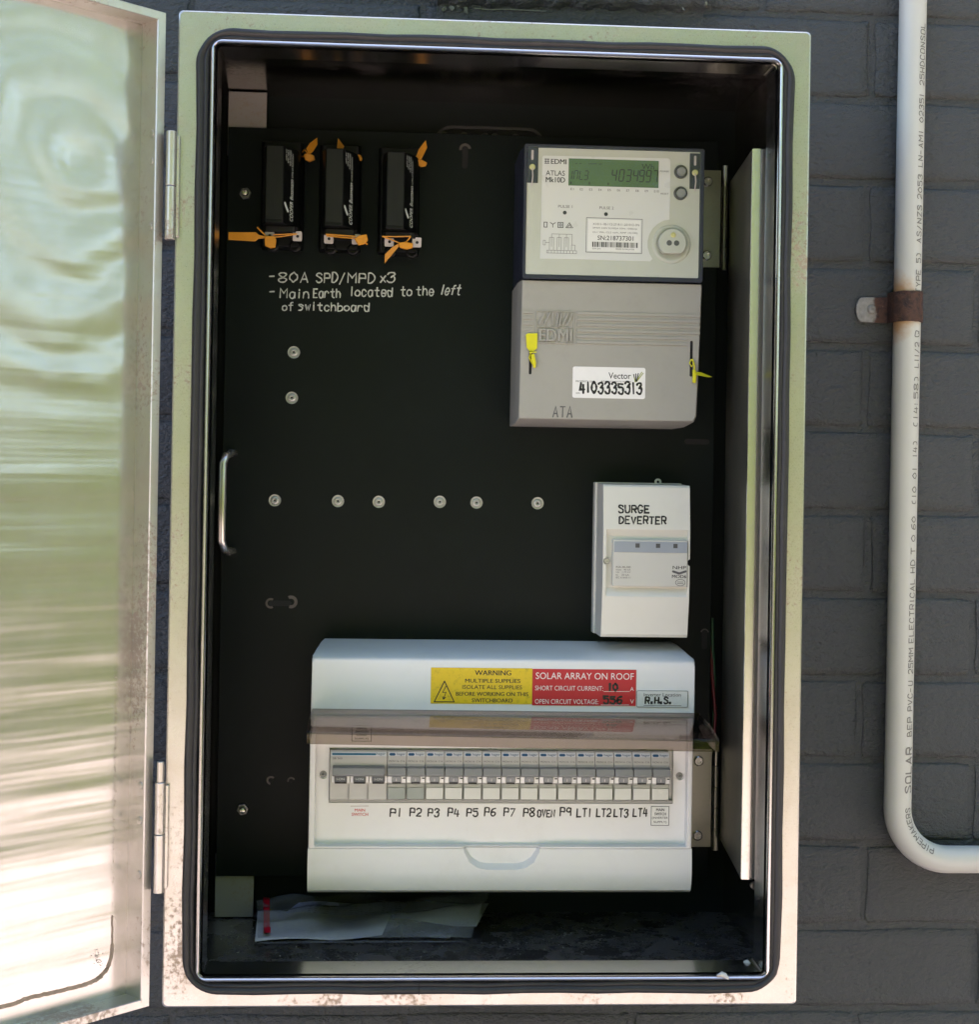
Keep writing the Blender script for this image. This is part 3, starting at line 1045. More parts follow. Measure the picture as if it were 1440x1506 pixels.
# seal glue left on the door's inner face
rs_ = random.Random(4)
gp = [(560, -840), (400, -841), (250, -841), (130.5, -841.9), (105.8, -840.5), (80.3, -840.9), (60, -841.5), (46.7, -841.0), (39, -839.5), (33.9, -836.8), (29.3, -833), (26.6, -828), (24.6, -821), (24.1, -812), (24.3, -800), (24.6, -788)]
path = catmull(gp, 10)
jit = [(p[0] + rs_.uniform(-.35, .35), p[1] + rs_.uniform(-.35, .35)) for p in path]
cutk = int(len(jit) * 0.86)
ribbon(MB(), [jit[:cutk + 1]], 3.4, lambda a, b, l: dm(a, -22.3, b)).build('seal_glue', 'residue', door, smooth=0)
ribbon(MB(), [jit[cutk - 1:]], 1.5, lambda a, b, l: dm(a, -22.2, b)).build('seal_glue', 'residue', door, smooth=0)
spk = MB()
for k in range(260):
    zz = rs_.triangular(-790, -560, -640)
    uu = 24.5 + rs_.gauss(0, 0.9)
    s = rs_.uniform(0.15, 0.5)
    spk.add([dm(uu - s, -22.3, zz), dm(uu, -22.3, zz + s), dm(uu + s, -22.3, zz), dm(uu, -22.3, zz - s)], [(0, 1, 2, 3)])
o = spk.build('glue_specks', 'residue', door, smooth=0)
o['kind'] = 'stuff'
sm = MB()
for k in range(60):
    a, b = rs_.gauss(0, 1), rs_.gauss(0, 1)
    uu, zz = 38 - a * 1.4 - b * 1.8, -822 + a * 1.2 - b * 4.0
    s = rs_.uniform(0.2, 0.6)
    sm.add([dm(uu - s, -22.3, zz), dm(uu, -22.3, zz + s * 1.4), dm(uu + s, -22.3, zz), dm(uu, -22.3, zz - s)], [(0, 1, 2, 3)])
plain('smudge', (0.45, 0.40, 0.37), 0.7, var=0.2)
o = sm.build('smudge', 'smudge', door, smooth=0)
o['kind'] = 'stuff'
for z in (-109, -133, -190, -675, -705, -752):
    lp = []
    for r, du in ((3.6, 0.2), (3.4, 0.6), (2.2, 0.8), (0.5, 0.8)):
        lp.append([dm(E1 + du, -6.8 + r * math.cos(2 * math.pi * k / 16), z + r * math.sin(2 * math.pi * k / 16)) for k in range(16)])
    MB().rings(lp).build('hinge_nut', 'edge_steel', door)

# cable hole in the cabinet's back wall
MB().rings([rrect(230, 346, -110, -37, 18, 254.6), rrect(230, 346, -110, -37, 18, 251), rrect(233, 343, -107, -40, 15, 251), rrect(233, 343, -107, -40, 15, 254.6)]).build('cable_hole_trim', 'rubber', cab)
MB().prism_y(rr2(233, 343, -107, -40, 15), 253.6, 254.4).build('cable_hole', 'hole', cab)
for k, (x, lab) in enumerate(((240, 'leftmost'), (261, 'second'), (283, 'third'), (293, 'fourth'), (315, 'rightmost'))):
    ob = MB().tube([(x, 254, -52), (x, 247, -49), (x + 1, 241, -54), (x + 2, 239, -70), (x + 3, 239, -200)], 4.6, 10).build('supply_cable', 'cable_grey', None, loc=W(x, 239, -200))
    tag(ob, lab + ' grey cable coming out of the hole above the black panel', 'cable', 'cables entering behind the panel')

# ------------------------------------------------------------------ hinged black panel
DP = 228.0
pan = thing('equipment_panel', 'black hinged equipment panel filling the cabinet, with white handwriting', 'panel', (270, DP, -812))
sheet = MB().box(20, 525, DP, DP + 3, -812, -50.5).build('sheet', 'black_board', pan, bevel=0.5)


def slot(x0, x1, z0, z1, ring=0):
    r = min(abs(x1 - x0), abs(z1 - z0)) / 2 - 0.01
    MB().prism_y(rr2(x0, x1, z0, z1, r, 5), DP - 0.35, DP - 0.05).build('slot_hole', 'hole', pan)


slot(258.6, 264.6, -86, -64)
slot(69, 92, -537.2, -531.6)
slot(494, 520, -365, -359.5)
slot(515.4, 521, -577, -558)
slot(72, 76.4, -717, -712)
slot(92.6, 96.8, -717, -713)
for cx, cz, r0, r1, a0, a1, m in ((261.6, -66.5, 3.4, 6.2, 10, 190, 'washer_dark'), (71, -534.4, 3.2, 5.4, 60, 300, 'washer_dark'), (91.5, -532.8, 3.4, 6.6, -110, 120, 'washer_dark'), (74.2, -714.5, 2.6, 4.6, 40, 260, 'washer_dark'), (94.7, -714.9, 2.4, 4.0, 20, 200, 'washer_dark'), (518.2, -560, 3, 4.4, 10, 170, 'washer_dark')):
    mb = MB()
    n = 12
    vs = []
    for k in range(n + 1):
        a = math.radians(a0 + (a1 - a0) * k / n)
        for r in (r0, r1):
            vs.append((cx + r * math.cos(a), DP - 0.6, cz + r * math.sin(a)))
    mb.add(vs, [(2 * k, 2 * k + 1, 2 * k + 3, 2 * k + 2) for k in range(n)]).build('washer_lit_arc', m, pan)  # lit part of each slot's ring, put into the arc's shape
for x, z in ((90.1, -278.5), (88.8, -324.9), (73.3, -429.6), (137.4, -429.4), (179.0, -429.5), (241.5, -428.5), (279.2, -428.7), (342.2, -428.4)):
    s = MB().lathe_y(x, z, [(6.4, DP - 0.1), (6.4, DP - 1.1), (6.0, DP - 1.5), (4.4, DP - 1.3), (4.2, DP - 3.0), (3.5, DP - 3.5), (2.3, DP - 3.6), (2.0, DP - 2.7), (0.4, DP - 2.2)], 22).build('screw', 'zinc', pan, smooth=35)
    MB().lathe_y(x, z, [(1.1, DP - 2.6), (0.9, DP - 3.2), (0.2, DP - 3.25)], 6).build('socket', 'hole', s)
for x, z in ((38.6, -118.3), (46.4, -743.7)):
    hx = [(x + 6.2 * math.cos(math.radians(a + 10)), z + 6.2 * math.sin(math.radians(a + 10))) for a in range(0, 360, 60)]
    nb_ = MB().prism_y(hx, DP - 4.0, DP - 0.1).build('nut', 'screw_dark', pan, bevel=0.5)
    MB().lathe_y(x, z, [(3.4, DP - 4), (3.4, DP - 8), (2.6, DP - 9.4), (0.4, DP - 10)], 14).build('bolt_end', 'bright_steel', nb_)
# pull handle
hp = [(31, DP - 0.2, -382), (31, DP - 20, -382), (30, DP - 30, -383), (27, DP - 37, -386), (24.6, DP - 40, -393), (24.5, DP - 40, -432), (24.6, DP - 40, -470), (27, DP - 37, -477.5), (30, DP - 30, -480.5), (31, DP - 20, -481.5), (31, DP - 0.2, -481.5)]
hp = [tuple(hp[0])] + [tuple(p) for p in hp[1:]]
MB().tube(hp, 4.1, 14).build('handle', 'bright_steel', pan, smooth=60)
# two butt hinges on the right edge
for z1, z0 in ((-81, -181.5), (-680, -781)):
    hg = MB().box(505, 527.5, DP - 2.6, DP - 0.4, z0, z1).build('hinge', 'hinge_steel', pan, bevel=0.3)
    seg = (z1 + 5 - (z0 - 3)) / 5
    for k in range(5):
        MB().cyl_z(531.5, DP - 4.0, z0 - 3 + seg * k + 0.3, z0 - 3 + seg * (k + 1) - 0.3, 3.4 if k < 4 else 2.6, 12).build('hinge_knuckle', 'hinge_steel', hg)
    for z in (z1 - 12, z0 + 12):
        s = MB().lathe_y(513.5, z, [(5.2, DP - 2.7), (5.2, DP - 4.2), (4.0, DP - 5.2), (2.4, DP - 5.2), (2.2, DP - 3.6)], 14).build('screw', 'bright_steel', hg)
        MB().lathe_y(513.5, z, [(2.2, DP - 4.0), (1.8, DP - 4.6), (0.3, DP - 4.7)], 10).build('socket', 'hole', s) if False else None
for words, h, w_ in (((("-", 64, 70.2, -206.4), ("80A", 73.5, 103, -207.2), ("SPD", 111.7, 133, -206.6), ("/", 135.4, 141.5, -206.4), ("MPD", 143.6, 170.7, -206.2), ("x", 177, 182, -205.2), ("3", 183.8, 191.4, -205.0)), 9.6, 1.4),
                     ((("-", 64.5, 70.5, -221.8), ("Main", 75, 104, -223.2), ("Earth", 109, 136, -222.0), ("located", 146.5, 189, -219.6), ("to", 197.7, 208.8, -218.4), ("the", 213.7, 231.2, -217.4)), 9.0, 1.3),
                     ((("left", 238.5, 258.4, -216.0),), 9.6, 1.3),
                     ((("of", 77.8, 88, -236.4), ("switchboard", 94.3, 165.6, -235.4)), 8.2, 1.3)):
    ln = []
    for wd_, a_, b_, z_ in words:
        ln += hand(wd_, a_, b_, z_, h, 0.16, 0.2 if wd_ == 'left' else 0.02, 0.5)
    pen('handwriting', ln, w_, DP, 'chalk', pan)

# red and green wires in the gap at the panel's right edge
for nm, m, pts, lab in (('wire', 'cable_green', [(527.2, 233, -545), (527.8, 232, -575), (530.6, 233, -608), (531.5, 240, -660)], 'green wire in the gap between black panel and right rail'),
                        ('wire', 'cable_red', [(526.6, 236, -560), (527.0, 231, -598), (529.0, 230, -622), (532.0, 233, -645), (532, 240, -680)], 'red wire in the gap between black panel and right rail')):
    tag(MB().tube(pts, 1.7, 8).build(nm, m, None, loc=W(*pts[-1]), smooth=60), lab, 'wire', 'wires behind the panel')

# ------------------------------------------------------------------ fuse holders
FUSES = ((82.0, -83.0, 'leftmost'), (140.0, -84.5, 'middle'), (199.5, -86.0, 'rightmost'))
for fx, ft, pos in FUSES:
    # fx: right edge of the narrow front face, ft: its top
    f = thing('fuse_holder', pos + ' of the three black fuse holders on the panel', 'fuse holder', (fx - 5, DP, ft - 92), 'fuse holders')
    MB().prism_z([(fx - 26, DP), (fx - 26, DP - 22), (fx - 23, DP - 26), (fx + 13, DP - 26), (fx + 16, DP - 22), (fx + 16, DP)], ft - 92, ft + 14).build('base', 'black_plastic', f, bevel=1.2)
    MB().prism_z([(fx - 22, DP - 26), (fx - 21, DP - 60), (fx - 17.4, DP - 74.4), (fx, DP - 74.4), (fx + 12.5, DP - 52), (fx + 14.5, DP - 26)], ft - 76, ft).build('carrier', 'black_plastic', f, bevel=1.0)
    fc = MB().box(fx - 16.6, fx - 0.6, DP - 75.2, DP - 74, ft - 72.5, ft - 0.8).build('front_face', 'black_face', f, bevel=0.4)
    MB().box(fx - 8.8, fx - 8.2, DP - 75.5, DP - 75.1, ft - 70, ft - 3).build('face_groove', 'hole', fc)
    MB().prism_z([(fx - 21.5, DP - 26), (fx - 20, DP - 56), (fx - 17, DP - 60), (fx + 10, DP - 60), (fx + 14, DP - 56), (fx + 16, DP - 26)], ft - 82.5, ft - 76.2).build('skirt', 'skirt_plastic', f, bevel=0.8)
    for lx in (fx - 18.4, fx + 8.8):
        lg = MB().prism_y(rr2(lx, lx + 9, ft - 90.5, ft - 81, 1.2), DP - 58, DP - 55).build('lug', 'lug', f)
        MB().lathe_y(lx + 4.8, ft - 86, [(1.5, DP - 58.3), (0.2, DP - 58.3)], 10).build('lug_hole', 'hole', lg)
    for lx in (fx - 13, fx + 9):
        MB().lathe_y(lx, ft - 91, [(6.0, DP - 20), (6.0, DP - 26), (4, DP - 27), (3.6, DP - 24)], 14).build('terminal', 'black_plastic', f)
    # print on the slanted right flank, reading upwards
    nrm = Vector((22.4, -12.5, 0)).normalized()
    ex = Vector((12.5, 22.4, 0)).normalized()          # across the flank, away from the viewer

    def flank(a, b, l, fx=fx, ft=ft, ex=ex, nrm=nrm):
        p = Vector((fx, DP - 74.4, ft - 76)) + ex * (-b) + nrm * (0.3 + l) + Vector((0, 0, a))
        return tuple(p)
    text("COOPER", 4, 23, -17.5, -11.5, 0, 'print_white', f, bold=0.005, shear=0.25, fmap=flank)
    text("Bussmann", 25, 45, -17.5, -11.5, 0, 'print_white', f, bold=0.005, shear=0.25, fmap=flank)
    text("LITRE OF BUSSMANN", 47, 70, -16.8, -14.5, 0, 'print_white', f, fmap=flank)
    text("FUSE HOLDERS", 58, 73, -12.8, -10.4, 0, 'print_white', f, fmap=flank)
    text("SPD 100A", 60, 73, -9.0, -6.8, 0, 'print_white', f, fmap=flank)
    text("660V AC", 62, 73, -5.4, -3.4, 0, 'print_white', f, fmap=flank)
    ribbon(MB(), [[(13, -8.5), (15, -6.6), (20, -3.0)]], 3.0, flank).build('emblem', 'print_white', f, smooth=0)


# ------------------------------------------------------------------ seal tags
def seal_tag(label, group, mat, flag, body, straps, y, lean=3.0):
    """numbered tamper seal: flag plate, lock body and thin strap"""
    cx = sum(p[0] for p in body) / len(body)
    cz = min(p[1] for p in body)
    t_ = thing('seal_tag', label, 'seal tag', (cx, y, cz), group)
    b = [(p[0], p[1]) for p in body]
    MB().prism_y(b, y - 4.4, y - 0.4).build('lock_body', mat, t_, bevel=0.8)
    if flag:
        m = MB()
        n = len(flag)
        fy = [y - 1.5 - lean * k / max(1, n - 1) * (1 if k % 2 else 0.6) for k in range(n)]
        m.add([(p[0], fy[k], p[1]) for k, p in enumerate(flag)] + [(p[0], fy[k] + 1.3, p[1]) for k, p in enumerate(flag)],
              [tuple(range(n)), tuple(range(n, 2 * n))[::-1]] + [(k, n + k, n + (k + 1) % n, (k + 1) % n) for k in range(n)])
        m.build('flag', mat, t_, bevel=0.3)
    for st in straps:
        MB().tube([(p[0], p[2] if len(p) > 2 else y - 2, p[1]) for p in st], 0.75, 6).build('strap', mat, t_, smooth=60)
    return t_


GO = 'orange seals on the fuse holders'
seal_tag('orange seal tag at the upper right of the leftmost fuse holder', GO, 'tag_orange', [(111.6, -64.2), (104.0, -70.5), (100.6, -76), (104, -82), (107.5, -79), (112.1, -72)],
         [(98.6, -82), (103, -80.6), (108.8, -83), (109.6, -87), (104, -89.8), (99.5, -87)], [[(99, -84), (95, -83, 206), (92, -86, 212)], [(103, -81), (99, -77), (95, -80, 208)]], 203)
seal_tag('orange seal tag sticking up behind the middle fuse holder', GO, 'tag_orange', [(132.2, -64.2), (138.6, -72.5), (136, -79), (131.4, -77)],
         [(151.6, -80.9), (155, -80.6), (157.2, -84), (156.6, -87.2), (153.2, -86)], [[(136, -75, 202), (145, -79, 204), (153, -83)]], 203)
seal_tag('orange seal tag at the upper right of the rightmost fuse holder', GO, 'tag_orange', [(220.6, -63.6), (213.5, -73.5), (210.9, -80.8), (215.6, -85.4), (222.1, -71.4)],
         [(211.8, -84.4), (216, -83.4), (222.4, -87), (221, -90.4), (216.2, -91.4), (212.6, -89)], [[(213, -86), (209, -84, 206), (207, -88, 210)]], 203)
seal_tag('orange seal tag lying level under the leftmost fuse holder', GO, 'tag_orange', [(28.6, -167.2), (55.2, -166.8), (58.5, -169.4), (65.5, -170.6), (65.5, -172.6), (58, -173.2), (54.8, -175.8), (28.6, -175.0)],
         [(63.9, -170.4), (73.6, -170.2), (75.4, -174), (74.6, -181.6), (70, -182.2), (64.4, -180.4)], [[(66, -172), (80, -170.4), (95.3, -167.6)], [(72, -169), (84, -168), (95.3, -167.4)], [(56.5, -162.1, 163), (61, -166.5), (66, -171)]], 166, 1.0)
seal_tag('short orange seal tag at the lower right of the middle fuse holder', GO, 'tag_orange', None,
         [(151.4, -171), (156, -167.4), (163.6, -166.2), (164.8, -172), (161.5, -176), (155.6, -177.4)], [[(123.4, -167.1), (136, -167.6), (153, -168.4)], [(124, -168.6), (138, -169.6), (152.5, -170.4)], [(161, -174), (164.5, -176)]], 166)
seal_tag('orange seal tag hanging below the rightmost fuse holder', GO, 'tag_orange', [(181.6, -194.1), (181.4, -185.4), (189, -177.6), (194.5, -174.8), (195, -177.8), (191, -182.6)],
         [(194.4, -174), (201, -172.6), (209.4, -174), (208.6, -178.6), (203, -180.2), (196, -178.6)], [[(178.4, -167.7), (192, -167.6), (206.7, -166.9)], [(180, -168.2), (190, -171.6), (199, -175)], [(206.7, -167.2), (203, -172), (198, -176)], [(192, -177), (196, -175)]], 166)

# ------------------------------------------------------------------ electricity meter
m = thing('electricity_meter', 'electricity meter with green display and grey terminal cover', 'meter', (402, DP, -349))
MY = 134.0
MB().prism_z([(313, DP), (313, 165), (315, 147), (491, 147), (492, 165), (492, DP)], -208, -79.5).build('case', 'navy', m, bevel=1.0)
fr = MB()
frame_hole(fr, (315.2, 491.8, -209.4, -78.8), (318.0, 487.6, -205.2, -82.2), MY, 148, 2.0, 1.2)
fr.build('bezel', 'navy', m, bevel=0.7)
MB().box(317.9, 487.7, MY + 1.2, 147, -205.3, -82.1).build('face_plate', 'cream_plastic', m)
for x0, x1, z1, z0, sx in ((318.2, 328.8, -82.4, -116.5, 323.0), (477.4, 487.4, -83.4, -118.0, 482.5)):
    nt_ = MB().box(x0, x1, MY + 0.2, MY + 1.6, z0, z1).build('screw_recess', 'navy', m, bevel=0.3)
    MB().prism_y(rr2(sx - 1.1, sx + 1.1, z1 - 12, z1 - 2.5, 0.8), MY - 0.6, MY + 0.4).build('slot_tab', 'lug', nt_)
    s = MB().lathe_y(sx, z1 - 19, [(3.0, MY + 0.3), (3.0, MY - 1.4), (2.2, MY - 2), (0.3, MY - 2)], 14).build('screw', 'brass', nt_)
    MB().tube([(sx, MY - 1.6, z1 - 20), (sx + 0.6, MY - 2, z1 - 28), (sx - 0.2, MY - 1.2, z1 - 37)], 0.7, 6).build('seal_wire', 'lug', nt_)
lab = [(332, -189.8), (333, -91), (334.2, -89.8), (455.5, -89.0)] + [(455.5 + 3 * math.sin(math.radians(a)), -92 + 3 * math.cos(math.radians(a))) for a in (20, 45, 70, 90)] + [(458.5, -149)] + \
      [(461 + 24 * math.cos(math.radians(a)), -172.5 + 24 * math.sin(math.radians(a))) for a in (96, 110, 126, 142, 158, 174, 190, 206, 218)] + [(440, -189.8)]
lb = MB().prism_y(lab[::-1], MY + 0.5, MY + 1.4).build('label', 'label_white', m)
lcd = MB().box(358.5, 446.8, MY + 0.1, MY + 1.0, -118.2, -91.9).build('display', 'lcd', m)


def seg7(mb, x, z, w, h, on, y, th=0.9, sl=0.12):
    P = {'a': ((0, 1), (1, 1)), 'b': ((1, 1), (1, .5)), 'c': ((1, .5), (1, 0)), 'd': ((0, 0), (1, 0)), 'e': ((0, .5), (0, 0)), 'f': ((0, 1), (0, .5)), 'g': ((0, .5), (1, .5))}
    for k in on:
        (a0, b0), (a1, b1) = P[k]
        p0 = Vector((x + a0 * w + b0 * h * sl, z + b0 * h)); p1 = Vector((x + a1 * w + b1 * h * sl, z + b1 * h))
        d = (p1 - p0).normalized() * 0.6
        ribbon(mb, [[tuple(p0 + d), tuple(p1 - d)]], th, flat(y))


D7 = {'4': 'bcfg', '0': 'abcdef', '3': 'abcdg', '9': 'abcdfg', '7': 'abc', 'I': 'ef', 'n': 'abcef', 'L': 'def'}
dg_ = MB()
for ch, x in (('I', 361.4), ('n', 363.4), ('L', 369), ('3', 373.4)):
    seg7(dg_, x, -112.2, 3.6, 8.6, D7[ch], MY + 0.1, 0.8)
for ch, x in (('4', 400.4), ('0', 407.6), ('3', 414.6), ('4', 421.4), ('9', 427.4), ('9', 434.0), ('7', 440.6)):
    seg7(dg_, x, -112.6, 4.3, 11.2, D7[ch], MY + 0.1, 1.1)
for x in (361, 379, 397.5):
    ribbon(dg_, [[(x, -114.8), (x, -116.4)]], 1.2, flat(MY + 0.1))
for x, w_ in ((365, 2), (369, 2), (378, 8), (388, 3)):
    ribbon(dg_, [[(x, -96.8), (x + w_, -96.4)]], 0.5, flat(MY + 0.1))
dg_.build('digits', 'lcd_ink', lcd, smooth=0)
text("Wh", 430.0, 442.2, -100.4, -95.2, MY + 0.1, 'lcd_ink', lcd)
for z in (-101.9, -122.8):
    b = MB().lathe_y(468.6, z, [(6.6, MY + 1.2), (6.6, MY - 0.4), (5.6, MY - 1.0), (4.8, MY - 0.4)], 22).build('button_ring', 'ring_grey', m)
    MB().lathe_y(469.0, z, [(4.4, MY), (4.3, MY - 2.6), (3.6, MY - 3.2), (0.3, MY - 3.3)], 20).build('button', 'button_grey', b)
for x, z in ((355.5, -144.6), (395.8, -145.0)):
    MB().lathe_y(x, z, [(1.9, MY + 0.5), (1.8, MY + 0.15), (0.2, MY + 0.05)], 14).build('pulse_lamp', 'ink', m)
MY2 = MY + 0.5
for s, x0, x1, z0, z1, bd in (("EDMI", 341.2, 356.2, -97.6, -92.9, 0.02), ("ATLAS", 336.4, 355, -109.0, -104.0, 0.02), ("Mk10D", 336.4, 355, -115.6, -110.4, 0.02),
                              ("PULSE 1", 349, 362.8, -140.0, -137.3, 0.0), ("PULSE 2", 389.4, 403.2, -140.3, -137.6, 0.0), ("POWER", 448.2, 457.0, -102.6, -101.0, 0), ("RESET", 449.2, 457, -124.4, -122.8, 0)):
    text(s, x0, x1, z0, z1, MY2, 'ink' if bd else 'print_grey', lb, bold=bd * 0.3)
for k in range(10):
    x = 360.8 + k * 9.1
    text("E%d" % (k + 1), x, x + (3.0 if k < 9 else 4.6), -122.6, -120.4, MY2, 'print_grey', lb)
lg = [[(335, -93.2), (339.5, -93.2)], [(335, -95.3), (339.5, -95.3)], [(335, -97.2), (339.5, -97.2)], [(336, -92.8), (336, -97.4)], [(338.6, -92.8), (338.6, -97.4)]]
# symbols and the wiring diagram
lg2 = [[(335.4, -159.2), (335.4, -154.4), (338.4, -154.4), (338.4, -159.2), (335.4, -159.2)],
       [(341.4, -154.6), (344, -156.2), (346.6, -154.6)], [(344, -156.2), (344, -159.2)],
       [(349.0, -159.2), (349.0, -154.3), (354.0, -154.3), (354.0, -159.2), (349.0, -159.2)], [(350.5, -157.8), (350.5, -155.7), (352.5, -155.7), (352.5, -157.8), (350.5, -157.8)],
       [(356.8, -159.2), (360.2, -154.3), (363.6, -159.2), (356.8, -159.2)], [(358.8, -158.4), (360.8, -156.0), (361.6, -158.6)]]
dg2 = [[(343, -165.6), (363, -165.6), (363, -176)], [(343, -165.6), (343, -178)], [(350.5, -165.6), (350.5, -178)], [(357.5, -165.6), (357.5, -178)],
       [(341, -181), (341, -169), (345, -169), (345, -181)], [(348.5, -181), (348.5, -169), (352.5, -169), (352.5, -181)], [(355.5, -181), (355.5, -169), (359.5, -169), (359.5, -181)],
       [(338.5, -181.5), (367.5, -181.5), (367.5, -184.2), (338.5, -184.2), (338.5, -181.5)], [(362.6, -181), (362.6, -176), (366, -176), (366, -181)],
       [(335, -176.5), (335, -172), (337, -172), (337, -176.5), (335, -176.5)], [(337, -174), (341, -174)]] + [[(340 + 3 * k, -181.5), (340 + 3 * k, -184.2)] for k in range(9)]
pen('symbols', lg + lg2, 0.65, MY2, 'ink', lb)
pen('wiring_diagram', dg2, 0.35, MY2, 'print_grey', lb)
pen('box_line', [[(376.8, -148.9), (431.5, -149.2), (431.3, -182.6), (376.7, -182.4), (376.8, -148.9)]], 0.5, MY2, 'print_grey', lb)
MB().box(378.4, 429.8, MY + 0.2, MY + 0.6, -181, -150.4).build('serial_sticker', 'paper_white', lb)
MY3 = MY + 0.2
text("X1011-1B-112-27-R11-201012-3N", 383, 428.4, -156.0, -153.8, MY3, 'print_grey', lb)
text("3P4W 230V 5(100)A 50Hz 1000imp", 383, 426.5, -159.9, -157.9, MY3, 'print_grey', lb)
text("CL1 Wh, CL2 varh, AMP 10(100)", 383, 427, -164.0, -162.0, MY3, 'print_grey', lb)
text("SN:218737301", 387.9, 423.0, -170.4, -166.0, MY3, 'ink', lb, bold=0.005)
bc = MB()
rk = random.Random(9)
x = 382.8
while x < 427.5:
    w_ = rk.choice((0.4, 0.4, 0.8, 1.2))
    bc.add([(x, MY3 - 0.12, -177.2), (x + w_, MY3 - 0.12, -177.2), (x + w_, MY3 - 0.12, -172.2), (x, MY3 - 0.12, -172.2)], [(0, 1, 2, 3)])
    x += w_ + rk.choice((0.4, 0.4, 0.8))
bc.build('barcode', 'ink', lb, smooth=0)
text("EDMI 2010", 383, 391, -179.6, -178.0, MY3, 'print_grey', lb)
text("MADE IN MALAYSIA", 406, 424, -179.6, -178.0, MY3, 'print_grey', lb)
# optical port
MB().lathe_y(460.6, -172.5, [(19.0, MY + 1.2), (18.6, MY + 0.5), (17.0, MY + 0.2), (15.2, MY + 0.3), (14.8, MY + 0.8)], 32).build('port_collar', 'cream_plastic', m, smooth=60)
pp = circ(460.6, -172.0, 13.6, 26, -50, 230)
port = MB().prism_y(pp, MY - 6, MY).build('optical_port', 'cream_plastic', m, bevel=0.7)
MB().lathe_y(461, -164.6, [(2.7, MY - 6), (2.6, MY - 7), (1.5, MY - 7.2), (1.2, MY - 6.4)], 14).build('port_screw', 'brass', port)
for dx in (-3.6, 3.6):
    MB().lathe_y(460.8 + dx, -172.4, [(2.7, MY - 5.9), (2.7, MY - 6.25), (0.3, MY - 6.25)], 14).build('port_eye', 'ring_grey', port)
cf = MB()
vs, fs = [], []
for j_ in range(9):
    for i_ in range(13):
        x_, z_ = 318.4 + 168.8 * i_ / 12, -204.8 + 122.2 * j_ / 8
        vs.append((x_, MY - 8.0 - 1.2 * math.sin(math.pi * i_ / 12) - 0.8 * math.sin(math.pi * j_ / 8), z_))
for j_ in range(8):
    for i_ in range(12):
        k_ = j_ * 13 + i_
        fs.append((k_, k_ + 1, k_ + 14, k_ + 13))
cf.add(vs, fs).build('clear_front', 'clear_front', m, smooth=80)
# terminal cover
TY = 138.6
tc = [(313.6, -345.6), (314.8, -210.2), (492.6, -210.2), (490.4, -300), (489.0, -340), (486.5, -345.6)]
back = [(312.0, -350.0), (312.4, -210.2), (492.8, -210.2), (491.5, -300), (490, -338), (481, -350.0)]
mb = MB()
nn = 6
mb.rings([[(x, DP - 1, z) for x, z in back], [(x, TY + 24, z) for x, z in back], [(x, TY + 3, z) for x, z in tc], [(x + (0.8 if x < 400 else -0.8), TY, z + (0.9 if z < -300 else -0.3)) for x, z in tc]])
mb.f.append(tuple(range(len(mb.v) - nn, len(mb.v))))
cov = mb.build('terminal_cover', 'grey_cover', m, bevel=0.8, smooth=25)
rib = MB()
for k in range(6):
    z = -240.2 - k * 5.6
    rib.box(315.6, 326.6, TY - 1.3, TY + 0.3, z - 2.6, z)
    rib.box(369.5, 490.6 if k < 4 else 478, TY - 1.3, TY + 0.3, z - 2.6, z)
rib.build('cover_ribs', 'grey_cover', cov)['kind'] = 'stuff'
em = MB()
frame_hole(em, (329.2, 367.0, -271.4, -239.6), (330.2, 366, -270.4, -240.6), TY - 1.2, TY + 0.3)
em.box(330.5, 366, TY - 1.2, TY + 0.3, -255.9, -255.2)
em.build('emblem_frame', 'grey_cover', cov)
st = [[(332.5, -253), (334, -250), (337.6, -242)], [(337.8, -253), (339, -250), (343, -242)], [(345.5, -254), (345.5, -242)], [(351, -242), (350, -254)], [(354, -242), (352.2, -254)], [(355.6, -253), (357, -250), (361, -242)], [(360, -253), (361.6, -250), (365, -242)]]
ribbon(MB(), st, 1.3, lambda a, b, l: (a, TY - 1.1 - l, b)).build('emblem_strokes', 'grey_cover', cov, smooth=0).modifiers.new('relief', 'SOLIDIFY').thickness = 0.0012
text("EDMI", 332.5, 364, -269.4, -257.6, TY - 1.0, 'grey_cover', cov, name='emblem_letters', bold=0.01)
for x, z1, z0 in ((324.6, -279, -302), (482.6, -266, -301)):
    MB().prism_y(rr2(x - 1.3, x + 1.3, z0, z1, 1.2), TY - 0.25, TY + 0.1).build('seal_slot', 'hole', cov)
sk = MB().prism_y(rr2(366.2, 437.6, -323.9, -293.4, 2.0), TY - 0.3, TY + 0.2).build('sticker', 'paper_white', m)
SY = TY - 0.3
text("Vector", 401.3, 423.3, -304.6, -298.6, SY, 'ink', sk, bold=0.005)
text("PROPERTY OF", 369.3, 386, -308.7, -306.9, SY, 'print_grey', sk)
text("Advanced metering services", 394, 423.4, -308.0, -306.4, SY, 'print_grey', sk)
text("SER:", 369.6, 374, -320, -318.6, SY, 'print_grey', sk)
pen('leaf_strokes_dark', [[(427.4, -306), (426.0, -300)], [(428.2, -306.6), (428.2, -299.4)], [(429.0, -306.8), (430.6, -299)]], 1.0, SY, 'ink', sk)
plain('leaf_green', (0.28, 0.33, 0.06), 0.5)
pen('leaf_strokes', [[(428.4, -307.2), (431.6, -301.5), (434.0, -297.6)], [(429.0, -307), (433.2, -301.5), (435.4, -298.6)], [(427.6, -307.5), (426.6, -303)]], 0.8, SY, 'leaf_green', sk)
pen('handwriting', hand("4103335313", 373.6, 434.0, -318.8, 10.4, 0.32, -0.02), 2.0, SY, 'marker_black', sk)
pen('handwriting', hand("ATA", 347.5, 366.0, -343.0, 10.2, 0.12, 0.02), 1.25, TY, 'print_grey', cov)
GY = 'yellow seals on the meter cover'
